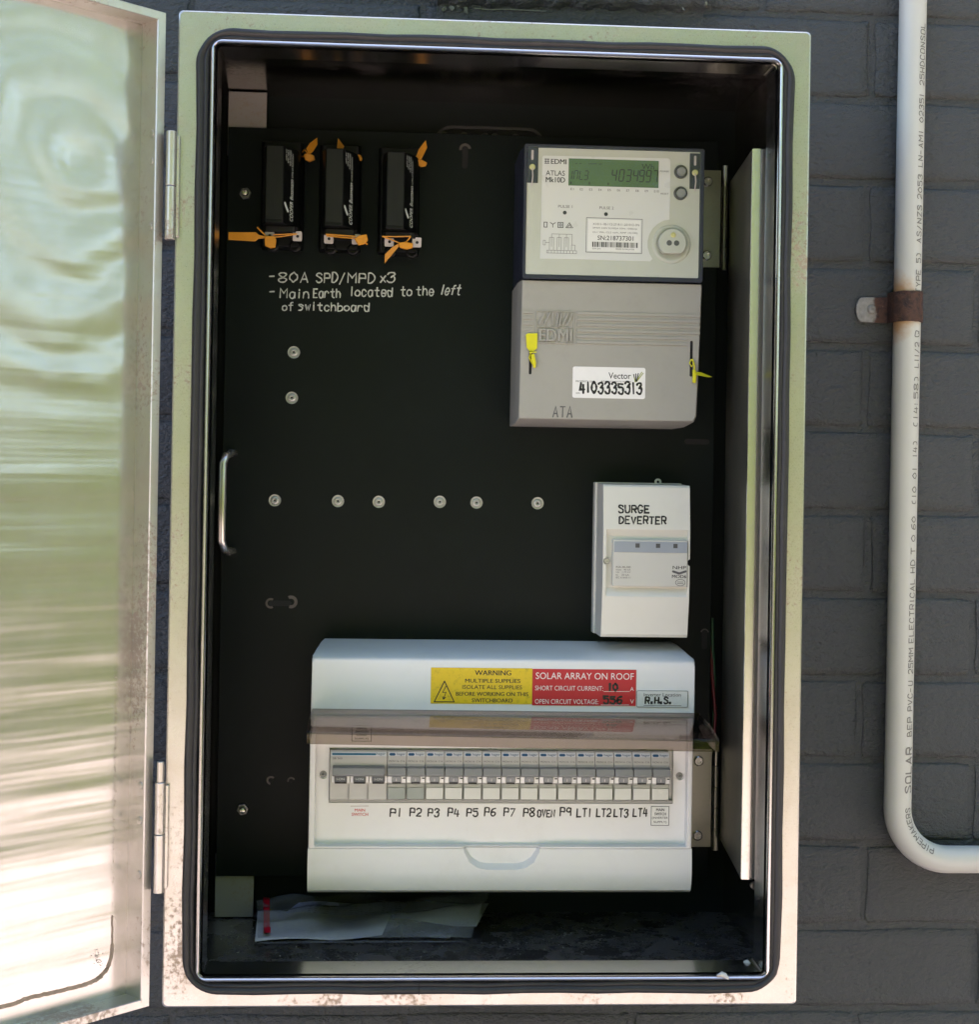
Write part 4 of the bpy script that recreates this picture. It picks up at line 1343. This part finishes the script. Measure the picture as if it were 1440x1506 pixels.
seal_tag('yellow seal tag on the left side of the grey meter cover', GY, 'tag_yellow', [(319.6, -263.6), (321.5, -262.4), (331, -262.0), (330.8, -276.8), (327, -280), (323.2, -279.6), (320.6, -276)],
         [(324.8, -283), (328, -282), (330.0, -291), (329.6, -296), (327.4, -296), (325.2, -289)], [[(325, -280), (323.2, -286), (326.4, -292)], [(323, -281.2, 133), (330, -280.6, 133)]], TY - 0.5, 1.0)
seal_tag('yellow seal tag on the right side of the grey meter cover', GY, 'tag_yellow', [(486.2, -296.2), (492, -296.8), (503.2, -301.2), (498, -301.6), (487.0, -299.6)],
         [(483.6, -294), (486.6, -294.6), (487.4, -300), (486.6, -307.6), (483.6, -307.0)], [[(482.2, -284), (480.6, -288), (482.6, -291.4), (485, -288), (482.6, -284)], [(483.4, -284), (485.4, -291), (485, -297)]], TY - 0.5, 6.0)

# ------------------------------------------------------------------ surge diverter box
sg = thing('surge_diverter', 'small white surge diverter box with handwritten title beneath the meter', 'surge box', (444, DP, -559))
MB().box(399.6, 489, DP - 16, DP - 0.2, -560, -405.6).build('base', 'surge_plastic', sg, bevel=1.0)
SY0 = 163.5
prf = [(DP - 16.2, -406.6), (SY0 + 2.5, -407.8), (SY0 + 0.5, -410), (SY0 - 4.5, -450), (SY0 - 5.5, -470), (SY0 - 5.5, -505), (SY0 - 4.5, -520), (SY0 - 1, -540), (SY0 + 1.5, -556), (SY0 + 4, -559), (DP - 16.2, -566)]
prf[-1] = (DP - 16.2, -559.4)
cv = MB().prism_x(prf, 401.4, 488.2).build('cover', 'surge_plastic', sg, smooth=25)
ct = MB().prism_x([(120, -450.8), (SY0 - 5.2, -450.8), (SY0 + 0.5, -459), (SY0 + 0.5, -510), (SY0 - 5.2, -519), (120, -519)], 404.8, 486.0).build('cutter', None)
ct2 = MB().lathe_y(405.6, -483.4, [(0.2, 150), (3.6, 150), (3.6, SY0 - 2), (0.2, SY0 - 2)], 16).build('cutter', None)
ct3 = MB().lathe_y(489.0, -484, [(0.2, 150), (3.4, 150), (3.4, SY0 + 6), (0.2, SY0 + 6)], 16).build('cutter', None)
cut(cv, [ct, ct2, ct3])
md = cv.modifiers.new('bevel', 'BEVEL'); md.width = 0.0007; md.segments = 2; md.limit_method = 'ANGLE'; md.angle_limit = math.radians(35)
mo = MB().box(411.0, 485.6, SY0 - 7.0, SY0 + 2, -508, -462).build('module', 'module_plastic', sg, bevel=0.7)
bn = MB().box(412.2, 485.2, SY0 - 7.6, SY0 - 6, -474.4, -463.6).build('band', 'band_blue', mo, bevel=0.2)
for x in (435.3, 455.7, 473.1):
    MB().box(x - 2.1, x + 2.1, SY0 - 7.9, SY0 - 7, -469.6, -465.4).build('indicator', 'ring_grey', bn)
scw = MB().lathe_y(405.6, -483.4, [(3.2, SY0 - 1.8), (3.2, SY0 - 3.2), (2.6, SY0 - 3.8), (1.0, SY0 - 3.8), (0.9, SY0 - 2.8)], 16).build('screw', 'zinc', sg)
mb = MB()
frame_hole(mb, (463.2, 470.2, -408.0, -401.0), (465.2, 468.2, -406.0, -403.0), DP - 3, DP - 0.4, 3.4, 1.4, 5)
mb.build('fixing_lug', 'surge_plastic', sg)


def surge_face(a, b, l):               # the gently sloping upper front
    y = SY0 + 0.5 + (-410 - b) / 40.0 * (-5.0)
    return (a, y - 0.25 - l, b)


ribbon(MB(), hand("SURGE", 416.9, 447.0, -435.2, 6.8, 0.2, 0.0), 1.6, surge_face, 0.0, 0.17).build('handwriting', 'marker_black', sg, smooth=0)
ribbon(MB(), hand("DEVERTER", 417.4, 463.6, -446.0, 6.8, 0.22, 0.02), 1.6, surge_face, 0.0, 0.17).build('handwriting', 'marker_black', sg, smooth=0)
for k, s in enumerate(("RSA-40-400", "Imax   40 kA", "Up   1.75 kV", "In    20 kA", "IEC 61643-11")):
    text(s, 414.4, 428.8 - (k == 3) * 1.5, -489.8 - 2.6 * k, -488.0 - 2.6 * k, SY0 - 7.0, 'ink' if k == 0 else 'print_grey', mo)
text("NHP", 470.8, 484.2, -490.4, -487.2, SY0 - 7.0, 'ink', mo, bold=0.005)
pen('emblem', [[(471, -492.6), (477.4, -494.6), (484, -492.4)]], 2.2, SY0 - 7.0, 'print_grey', mo)
text("MOD6", 470.2, 484.4, -499.2, -496.0, SY0 - 7.0, 'ink', mo, bold=0.005)
pen('approval_oval', [[(478.6 + 4.8 * math.cos(a * 0.3142), -503.6 + 3.2 * math.sin(a * 0.3142)) for a in range(21)], [(475.5, -503), (481.6, -503)], [(475.5, -504.6), (481.6, -504.6)]], 0.5, SY0 - 7.0, 'print_grey', mo)

# ------------------------------------------------------------------ distribution board
bd = thing('distribution_board', 'white plastic distribution board with raised smoked lid below the meter', 'distribution board', (304, DP, -806))
BY = 138.6
pr = [(DP - 0.3, -569.5), (204, -570.5), (176, -574.0), (145, -577.6), (140.2, -580.0), (BY, -584), (BY, -630.5), (BY + 1.6, -633), (BY + 6, -634.4), (DP - 0.3, -634.4)]
tp = lambda y, z: 8.0 * max(0.0, (y - 150) / 78.0) if z > -579 else (1.2 if z > -583 else 0)
MB().prism_x(pr, 117.8, 491.6, tp).build('upper_cover', 'white_plastic', bd, bevel=1.2, smooth=25)
MB().box(119, 489.8, 156, DP - 0.3, -803, -635).build('back_box', 'white_plastic', bd)
mb = MB()
RZ1, RZ0 = -637.6, -760.5
frame_hole(mb, (117.6, 490.4, -762.3, -635.0), (123.2, 485.6, RZ0, RZ1), BY, 155, 0.8, 1.5)
lowc = mb.build('lower_cover', 'white_plastic', bd, smooth=25)
cl_ = []
u = [(266.0, -740), (266.2, -757), (268, -766), (273.5, -775), (282, -780.6), (290, -782)]
u = u + [(609 - x, z) for x, z in u[::-1]]
cmb = MB()
nU = len(u)
cmb.rings([[(304.5 + (x - 304.5) * 1.03, BY - 3, -740 + (z + 740) * 1.03) for x, z in u], [(x, BY - 0.3, z) for x, z in u], [(304.5 + (x - 304.5) * 0.94, BY + 5.9, -740 + (z + 740) * 0.90) for x, z in u]])
cmb.f += [tuple(range(nU))[::-1], tuple(range(2 * nU, 3 * nU))]
cut(lowc, [cmb.build('cutter', None)])
md = lowc.modifiers.new('bevel', 'BEVEL'); md.width = 0.0009; md.segments = 2; md.limit_method = 'ANGLE'; md.angle_limit = math.radians(35)
chin = [(BY - 0.2, -762.5), (BY - 1.6, -775), (BY - 1.6, -786), (BY - 0.4, -796), (BY + 3, -803.6), (BY + 8, -806.6), (BY + 20, -807.0), (BY + 20, -762.5)]
for x0, x1 in ((117.2, 490.8),):
    ch = MB().prism_x(chin, x0, x1).build('chin', 'white_plastic', bd, smooth=25)
    cmb = MB()
    cmb.rings([[(304.5 + (x - 304.5) * 1.05, BY - 6, -740 + (z + 740) * 1.06) for x, z in u], [(x, BY - 0.6, z) for x, z in u], [(304.5 + (x - 304.5) * 0.94, BY + 5.5, -740 + (z + 740) * 0.90) for x, z in u]])
    cmb.f += [tuple(range(nU))[::-1], tuple(range(2 * nU, 3 * nU))]
    cut(ch, [cmb.build('cutter', None)])
    md = ch.modifiers.new('bevel', 'BEVEL'); md.width = 0.0012; md.segments = 3; md.limit_method = 'ANGLE'; md.angle_limit = math.radians(35)
WX0, WX1, WZ0, WZ1 = 136.0, 473.4, -721.0, -667.2
RY = 150.6
mb = MB()
frame_hole(mb, (122.4, 486.4, RZ0 - 0.8, RZ1 + 0.8), (WX0, WX1, WZ0, WZ1), RY, 154.5, 0.5, 0.8)
rec = mb.build('recess_plate', 'white_plastic', bd, smooth=25)
cut(rec, [MB().lathe_y(x, -693.6, [(0.2, 140), (4.1, 140), (4.1, 153), (0.2, 153)], 20).build('cutter', None) for x in (130.2, 480.0)])
for x in (130.2, 480.0):
    MB().lathe_y(x, -693.6, [(3.4, 154), (3.4, 152.4), (1.0, 152.2), (0.8, 153)], 14).build('cover_screw', 'button_grey', bd)
MB().box(WX0 - 1, WX1 + 1, 170, 172, WZ0 - 3, WZ1 + 3).build('breaker_bay', 'hole', bd)
MB().prism_x([(RY - 1.2, WZ0 + 0.6), (RY - 1.2, WZ0 + 3.4), (RY + 6, WZ0 + 4.2), (RY + 6, WZ0 + 0.2)], WX0 + 0.4, WX1 - 0.4).build('window_sill', 'sill_grey', bd, bevel=0.4)
# smoked lid, raised
mb = MB()
X0, X1 = 119.4, 495.8
yb, yf = BY - 0.3, 44.0
zl, zr = -633.6, -638.8


def vz(x, dz):
    return zl + (zr - zl) * (x - X0) / (X1 - X0) + dz


def vis(pr_):
    return [(x, y, vz(x, z) if y < 130 else vz(x, z) * 0.35 + (-630.0 + z) * 0.65) for x, y, z in pr_]


nX = 24
top, bot, lipo, lipi = [], [], [], []
xs = [X0 + (X1 - X0) * k / nX for k in range(nX + 1)]
sec = [(yb, 3.4), (98, 6.6), (88, 6.4), (78, 5.4), (yf + 4, -0.2), (yf + 1, -1.0), (yf, -2.6), (yf, -12.2), (yf + 2.2, -12.2), (yf + 2.3, -3.6), (yf + 4.4, -2.4), (78, 3.2), (88, 4.2), (98, 4.4), (yb, 1.2)]
loops = [vis([(x, y, z) for y, z in sec]) for x in xs]
mb.rings(loops)
ns = len(sec)
mb.f += [tuple(range(ns))[::-1], tuple(range(len(mb.v) - ns, len(mb.v)))]
lid = mb.build('smoked_lid', 'smoked', bd, smooth=40)
for xa in (X0 - 0.0, X1 - 2.4):
    pp_ = [(yb, 1.2), (yf + 3.2, -2.8), (yf + 3.2, -11.8), (yf + 30, -12.2), (yb, -7)]
    a_ = vis([(xa, y, z) for y, z in pp_]); b_ = vis([(xa + 2.4, y, z) for y, z in pp_])
    n5 = len(pp_)
    MB().add(a_ + b_, [tuple(range(n5)), tuple(range(n5, 2 * n5))[::-1]] + [(k, n5 + k, n5 + (k + 1) % n5, (k + 1) % n5) for k in range(n5)]).build('lid_cheek', 'smoked', lid)
# stickers on the upper cover
yl = MB().box(233, 331.6, BY - 0.7, BY + 0.1, -622.2, -587.4).build('warning_label', 'label_yellow', bd, bevel=0.2)
LY = BY - 0.7
tri = [(236.4, -620.6), (246.2, -600.2), (256.0, -620.6), (236.4, -620.6)]
pen('triangle', [[(246.2, -600.4), (236.6, -620.4), (255.8, -620.4), (246.2, -600.4)]], 1.15, LY, 'ink', yl)
pen('bolt_sign', [[(247.6, -605.5), (244.6, -611.4), (247.8, -611.2), (245.4, -618)], [(245.4, -618), (244.6, -615.4)], [(245.4, -618), (247.4, -616)]], 0.8, LY, 'ink', yl)
for s, x0, x1, z0, z1, b_ in (("WARNING", 275.4, 310.6, -594.4, -589.6, 0.025), ("MULTIPLE SUPPLIES", 266.2, 319.6, -601.6, -597.9, 0.02), ("ISOLATE ALL SUPPLIES", 263.6, 321.6, -607.8, -604.0, 0.02), ("BEFORE WORKING ON THIS", 257.4, 327.6, -614.4, -610.6, 0.02), ("SWITCHBOARD", 273, 312.4, -620.6, -616.8, 0.02)):
    text(s, x0, x1, z0, z1, LY, 'ink', yl, bold=b_ * 0.3)
rl = MB().box(331.7, 433.2, BY - 0.9, BY + 0.1, -623.2, -587.9).build('solar_label', 'label_red', bd, bevel=0.2)
LY = BY - 0.9
text("SOLAR ARRAY ON ROOF", 334.8, 430.8, -597.6, -591.2, LY, 'white_ink', rl)
text("SHORT CIRCUIT CURRENT:", 334.3, 400.8, -608.6, -604.0, LY, 'white_ink', rl)
text("A", 427.4, 431.0, -608.4, -604.6, LY, 'white_ink', rl)
text("OPEN CIRCUIT VOLTAGE:", 334.4, 396.4, -621.6, -617.0, LY, 'white_ink', rl)
text("V", 427.6, 431.2, -620.8, -616.8, LY, 'white_ink', rl)
pen('rule', [[(401.6, -609.2), (426.8, -609.0)], [(399, -622.3), (426.4, -622.1)]], 0.45, LY, 'white_ink', rl)
pen('handwriting', hand("10", 406.2, 414.8, -608.2, 6.8, 0.1, 0.0), 2.1, LY, 'marker_black', rl)
pen('handwriting', hand("556", 401.6, 419.2, -620.8, 6.6, 0.15, 0.0), 2.0, LY, 'marker_black', rl)
gl = MB().prism_y(rr2(433.6, 484.8, -624.6, -607.6, 1.2), BY - 0.8, BY + 0.1).build('location_label', 'label_grey', bd, bevel=0.2)
LY = BY - 0.8
pen('border', [rr2(434.2, 484.2, -624.0, -608.2, 1.0) + [rr2(434.2, 484.2, -624.0, -608.2, 1.0)[0]], [(441, -622.4), (478, -622.4)]], 0.4, LY, 'ink', gl)
text("Inverter Location", 441, 477.4, -613.6, -610.2, LY, 'ink', gl)
pen('handwriting', hand("R.H.S.", 442.6, 468.2, -620.4, 6.0, 0.18, 0.03), 1.7, LY, 'marker_black', gl)
# writing under the breakers
BW = 18.42
BX = 192.4
names = ["P1", "P2", "P3", "P4", "P5", "P6", "P7", "P8", "OVEN", "P9", "LT1", "LT2", "LT3", "LT4"]
hw = MB()
rh = random.Random(31)
for k, s in enumerate(names):
    cx = BX + BW * (k + 0.5)
    w_ = {2: 10.4, 3: 13.6, 4: 16.4}[len(s)]
    dz = rh.uniform(-0.9, 0.5)
    cx += rh.uniform(-0.8, 0.8)
    ribbon(hw, hand(s, cx - w_ / 2, cx + w_ / 2, -733.2 + dz, 7.6 if len(s) < 4 else 6.6, 0.2, 0.03, rnd=random.Random(k + 50)), 1.45, flat(RY), 0.0, 0.15)
hw.build('handwriting', 'marker_black', bd, smooth=0)
text("MAIN", 161.4, 171.2, -729.4, -726.6, RY, 'red_ink', bd, bold=0.005)
text("SWITCH", 158.4, 174.2, -733.6, -730.6, RY, 'red_ink', bd, bold=0.005)
pen('faded_rule', [[(157.4, -724.2), (174.8, -724.0)]], 0.4, RY, 'residue', bd)
il = MB().box(451.6, 470.2, RY - 0.6, RY + 0.1, -742.4, -723.0).build('inverter_label', 'paper_white', bd, bevel=0.1)
LY = RY - 0.6
pen('border', [[(452.1, -741.9), (452.1, -723.5), (469.7, -723.5), (469.7, -741.9), (452.1, -741.9)]], 0.5, LY, 'ink', il)
for k, (s, a, b_) in enumerate((("MAIN", 457, 465), ("SWITCH", 455.4, 466.6), ("(INVERTER", 453, 468.8), ("SUPPLY)", 454.6, 467.4))):
    text(s, a, b_, -728.0 - 4.1 * k, -725.3 - 4.1 * k, LY, 'ink', il, bold=0.005)
gs = MB().box(157, 176.8, RY - 0.6, RY + 0.1, -661.4, -645.4).build('grid_label', 'paper_white', bd, bevel=0.1)
pen('border', [[(157.5, -660.9), (157.5, -645.9), (176.3, -645.9), (176.3, -660.9), (157.5, -660.9)]], 0.5, LY, 'ink', gs)
for k, (s, a, b_) in enumerate((("MAIN", 162.4, 171.4), ("SWITCH", 160.8, 173.0), ("(GRID", 162.2, 171.6), ("SUPPLY)", 160.4, 173.4))):
    text(s, a, b_, -649.4 - 3.5 * k, -647.1 - 3.5 * k, LY, 'ink', gs, bold=0.005)

# ------------------------------------------------------------------ circuit breakers
GB = 'circuit breakers in the distribution board'
SG_ = 0.18
prof_body = [(DP - 60, -727), (DP - 60, -660), (158, -660), (158, -669.6), (148.2, -669.6), (145.2, -674.5), (143.6, -681.8), (141.0, -683.6), (140.6, -699.2), (144.5, -700.6), (144.5, -716.4), (147.5, -717.6), (156, -718.4), (156, -727)]


def lab_breaker(k):
    if k == 14:
        return 'grey circuit breaker at the right end of the row, above the inverter supply label'
    return 'grey circuit breaker above the handwritten %s on the board' % names[k]


first = thing('circuit_breaker', lab_breaker(0), 'circuit breaker', (BX + BW / 2, 168, -720), GB)
x0, x1 = BX + SG_, BX + BW - SG_
MB().prism_x(prof_body, x0, x1).build('body', 'breaker_body', first, bevel=0.35)
tg = MB().prism_x([(142.5, -683.2), (136.2, -684.6), (134.8, -690.6), (136.0, -692.6), (142.5, -693)], x0 + 0.3, x1 - 0.3).build('toggle_bar', 'toggle_grey', first, bevel=0.4)
MB().prism_x([(141, -692.6), (136.6, -692.8), (137.2, -697.6), (139.6, -698.8), (141, -698.8)], x0 + 4.6, x1 - 5.0).build('toggle', 'toggle_grey', tg, bevel=0.3)
MB().box(x0 + 4.6, x1 - 5.0, 139.9, 140.8, -700.0, -698.6).build('toggle_gap', 'hole', tg)
MB().box(x0 + 8.4, x0 + 8.9, 136.4, 137.2, -697.0, -694.4).build('toggle_mark', 'white_ink', tg)
MB().box(x0 + 0.4, x0 + 4.4, 139.4, 141.2, -699.0, -692.9).build('shoulder', 'slip_white', first, bevel=0.3)
sh = MB().box(x1 - 4.6, x1 - 0.4, 139.4, 141.2, -699.0, -692.9).build('shoulder', 'slip_white', first, bevel=0.3)
MB().box(x1 - 3.0, x1 - 0.5, 139.1, 139.8, -695.2, -694.0).build('test_mark', 'ink', sh)


def upper(a, b, l):                    # sloping upper front of a breaker
    t_ = (b + 668) / (-674.5 + 668)
    y = 148.2 + (145.2 - 148.2) * t_ if t_ < 1 else 145.2 + (143.6 - 145.2) * (b + 674.5) / (-681.8 + 674.5)
    return (a, y - 0.22 - l, b)


def strip(xa, xb, za, zb, name, mat, par, lift):
    vs = [upper(xa, za, lift), upper(xb, za, lift), upper(xb, zb, lift), upper(xa, zb, lift)]
    return MB().add(vs, [(0, 1, 2, 3)]).build(name, mat, par, smooth=0)


ls = strip(x0 + 0.4, x1 - 0.4, -670.6, -674.4, 'logo_strip', 'logo_strip', first, 0.0)
ribbon(MB(), [[(x0 + 2.4, -672.8), (x0 + 6.6, -672.8)]], 2.3, upper, 0.12).build('logo_bar', 'logo_blue', ls, smooth=0)
text("hager", x0 + 8.8, x1 - 0.9, -674.2, -671.4, 0, 'logo_blue', ls, name='logo_lettering', bold=0.005, fmap=lambda a, b, l: upper(a, b, 0.12))
text("MCN116  C16", x0 + 1.4, x1 - 1.6, -679.8, -678.2, 0, 'print_grey', first, name='rating', fmap=lambda a, b, l: upper(a, b, 0.1))
wd = MB().box(x0 + 0.6, x1 - 0.6, 141.6, 144.6, -716.0, -701.2).build('label_window', 'clear_cover', first, bevel=0.5)
sl = MB().box(x0 + 1.0, x1 - 1.0, 142.4, 143.4, -715.4, -704.6).build('label_slip', 'slip_white', wd)
flush_texts()
brk = [first]
for k in range(1, 15):
    c = copy_tree(first)
    c.location = first.location + Vector((BW * k / 1000, 0, 0))
    c['label'] = lab_breaker(k)
    brk.append(c)
for k in (0, 1):
    for ch in brk[k].children:
        if ch.name.startswith('label_window'):
            for s_ in ch.children:
                s_.material_slots[0].link = 'OBJECT'
                s_.material_slots[0].material = MATS['teal_paper']

ms = thing('main_switch', 'wide three pole main switch at the left end of the breaker row', 'main switch', (165, 168, -720))
a0, a1 = 136.9, 192.1
MB().prism_x([(DP - 60, -727), (DP - 60, -660), (158, -660), (158, -669.6), (148.2, -669.6), (145.2, -674.5), (143.6, -681.8), (142.8, -699.2), (143.6, -701), (144.5, -716.4), (147.5, -717.6), (156, -718.4), (156, -727)], a0, a1).build('body', 'breaker_body', ms, bevel=0.4)
ls = strip(a0 + 0.6, a1 - 0.6, -670.6, -674.6, 'logo_strip', 'logo_strip', ms, 0.0)
ribbon(MB(), [[(139.4, -672.8), (180.6, -672.8)]], 1.8, upper, 0.12).build('logo_bar', 'logo_teal', ls, smooth=0)
text("hager", 181.6, 190.2, -674.0, -671.2, 0, 'logo_teal', ls, name='logo_lettering', fmap=lambda a, b, l: upper(a, b, 0.12))
text("SB 363", 139.6, 148.5, -677.6, -675.8, 0, 'print_grey', ms, name='rating', fmap=lambda a, b, l: upper(a, b, 0.1))
bar = MB().prism_x([(143.2, -683.0), (136.0, -684.6), (134.8, -690.6), (136.4, -692.6), (143, -693)], a0 + 2.8, a1 - 2.4).build('toggle_bar', 'toggle_grey', ms, bevel=0.5)
for k in range(3):
    xc = a0 + 10.6 + 18.2 * k
    MB().prism_x([(142.4, -692.6), (137.6, -692.8), (138.2, -697.8), (140, -699), (142.4, -699)], xc - 5.6, xc + 5.6).build('toggle', 'toggle_dark', bar, bevel=0.3)
    text("I-ON", xc - 3.6, xc + 3.6, -696.4, -694.2, 137.0, 'print_white', bar, name='toggle_mark')
    MB().box(xc - 5.6, xc + 5.6, 141.6, 142.7, -700.6, -699.2).build('toggle_gap', 'hole', ms)
    for sx in (-1, 1):
        MB().box(xc + sx * 6.1 - 0.0, xc + sx * 8.4, 140.6, 143.2, -699.4, -692.9).build('shoulder', 'slip_white', ms, bevel=0.3)
for k in (1, 2):
    x = a0 + 18.4 * k
    MB().box(x - 0.15, x + 0.15, 142.6, 145, -716.2, -701.4).build('pole_gap', 'ring_grey', ms)

# ------------------------------------------------------------------ document bag on the cabinet floor
bag = thing('document_bag', 'clear plastic bag of folded papers lying on the cabinet floor', 'bag', (180, 220, FL))


def sheet_grid(quad, nu, nv, zf, jit, seed):
    r_ = random.Random(seed)
    q = [Vector((p[0], p[1], 0)) for p in quad]
    vs, fs = [], []
    for j in range(nv + 1):
        for i in range(nu + 1):
            a, b = i / nu, j / nv
            p = q[0].lerp(q[1], a).lerp(q[3].lerp(q[2], a), b)
            vs.append((p.x, p.y, zf(a, b) + r_.uniform(-jit, jit)))
    for j in range(nv):
        for i in range(nu):
            k = j * (nu + 1) + i
            fs.append((k, k + 1, k + nu + 2, k + nu + 1))
    return vs, fs


hmp = lambda a, b: FL + 8 + 9 * math.sin(min(1, b * 1.6) * 1.57) - 3 * a
MB().add(*sheet_grid([(92, 208), (205, 199), (217, 236), (69 + 35, 236)], 10, 6, lambda a, b: FL + 12 + 3 * b + 1.2 * math.sin(a * 9), 0.3, 1)).build('paper', 'paper_print', bag, smooth=60)
MB().add(*sheet_grid([(68, 140), (190, 158), (200, 240), (62, 240)], 12, 6, lambda a, b: FL + 3.5 + 1.8 * math.sin(a * 7) * (1 - b) + 1.5 * b, 0.2, 2)).build('paper', 'paper_white', bag, smooth=60)
MB().add(*sheet_grid([(200, 196), (283, 172), (300, 250), (215, 250)], 8, 6, lambda a, b: FL + 9 + 2 * b + 1.5 * math.sin(a * 5 + 1), 0.2, 5)).build('paper', 'label_grey', bag, smooth=60)
film = lambda a, b: FL + 5 + 13 * min(1, b * 2.6) + 2.6 * math.sin(a * 21 + b * 5) * b + 2.4 * math.sin(a * 9 - b * 14) * min(1, b * 3) + 2.0 * max(0, a - 0.8) * 20 * b
fl = MB()
fl.add(*sheet_grid([(70, 148), (277, 148), (303, 250), (60, 250)], 44, 20, film, 0.35, 3))
fl.build('film', 'bag_film', bag, smooth=80)
MB().add(*sheet_grid([(277, 146), (262, 143), (70, 139), (72, 150)], 2, 2, lambda a, b: FL + 2, 0.0, 4)).build('film_hem', 'bag_film', bag)
MB().add(*sheet_grid([(74.5, 160), (80.5, 160), (73, 250), (66.5, 250)], 2, 14, lambda a, b: film(0.05, b) + 1.2, 0.1, 6)).build('seal_strip', 'red_strip', bag, smooth=60)
MB().add(*sheet_grid([(77, 150), (82, 150), (81.5, 158), (75.5, 158)], 1, 2, lambda a, b: FL + 9.5 + 3 * b, 0.0, 6)).build('seal_strip', 'red_strip', bag)

# dust and crumbs on the cabinet floor
cr = MB()
rc = random.Random(12)
spots = [(47, 176, 14, 20, 40), (377, 171, 22, 20, 150), (335, 150, 25, 12, 60), (464, 200, 30, 40, 70), (430, 150, 60, 16, 110), (140, 120, 60, 14, 90), (499, 136, 16, 18, 40), (250, 120, 60, 12, 60)]
for x, y, sx, sy, n in spots:
    for k in range(n):
        px_, py_ = rc.gauss(x, sx), min(226, max(45, rc.gauss(y, sy)))
        if not 14 < px_ < 545:
            continue
        s = rc.choice((0.2, 0.25, 0.3, 0.4, 0.5, 0.9))
        t4 = [(px_ + s * rc.uniform(.5, 1) * math.cos(q * 2.1), py_ + s * rc.uniform(.5, 1) * math.sin(q * 2.1), FL + 0.05) for q in range(3)]
        cr.add(t4 + [(px_, py_, FL + s * 0.9)], [(0, 1, 3), (1, 2, 3), (2, 0, 3), (0, 2, 1)])
o = cr.build('floor_crumbs', 'crumb', None, smooth=0)
tag(o, 'fine pale crumbs and dust scattered on the cabinet floor', 'crumbs', kind='stuff')


def chip(pts, r, label):
    mb = MB()
    mb.tube(pts, r, 8)
    rj = random.Random(len(label))
    mb.v = [(x + rj.uniform(-.5, .5), y + rj.uniform(-.4, .4), z + rj.uniform(-.3, .3)) for x, y, z in mb.v]
    tag(mb.build('paint_chip', 'crumb', None, loc=W(*pts[0]), smooth=60), label, 'paint chip', 'white chips by the lower right corner')


chip([(486, -9, -838.6), (490, -8, -838.0), (493, -8.5, -838.8), (496, -10.5, -841.0)], [0.8, 2.2, 2.2, 1.2], 'curled white chip on the steel lip near the lower right corner')
chip([(518, 26, -838.2), (520.5, 24, -837.4), (523, 22, -837.9)], [1.4, 2.8, 1.2], 'small white chip in the lower right corner of the lip')
flush_texts()
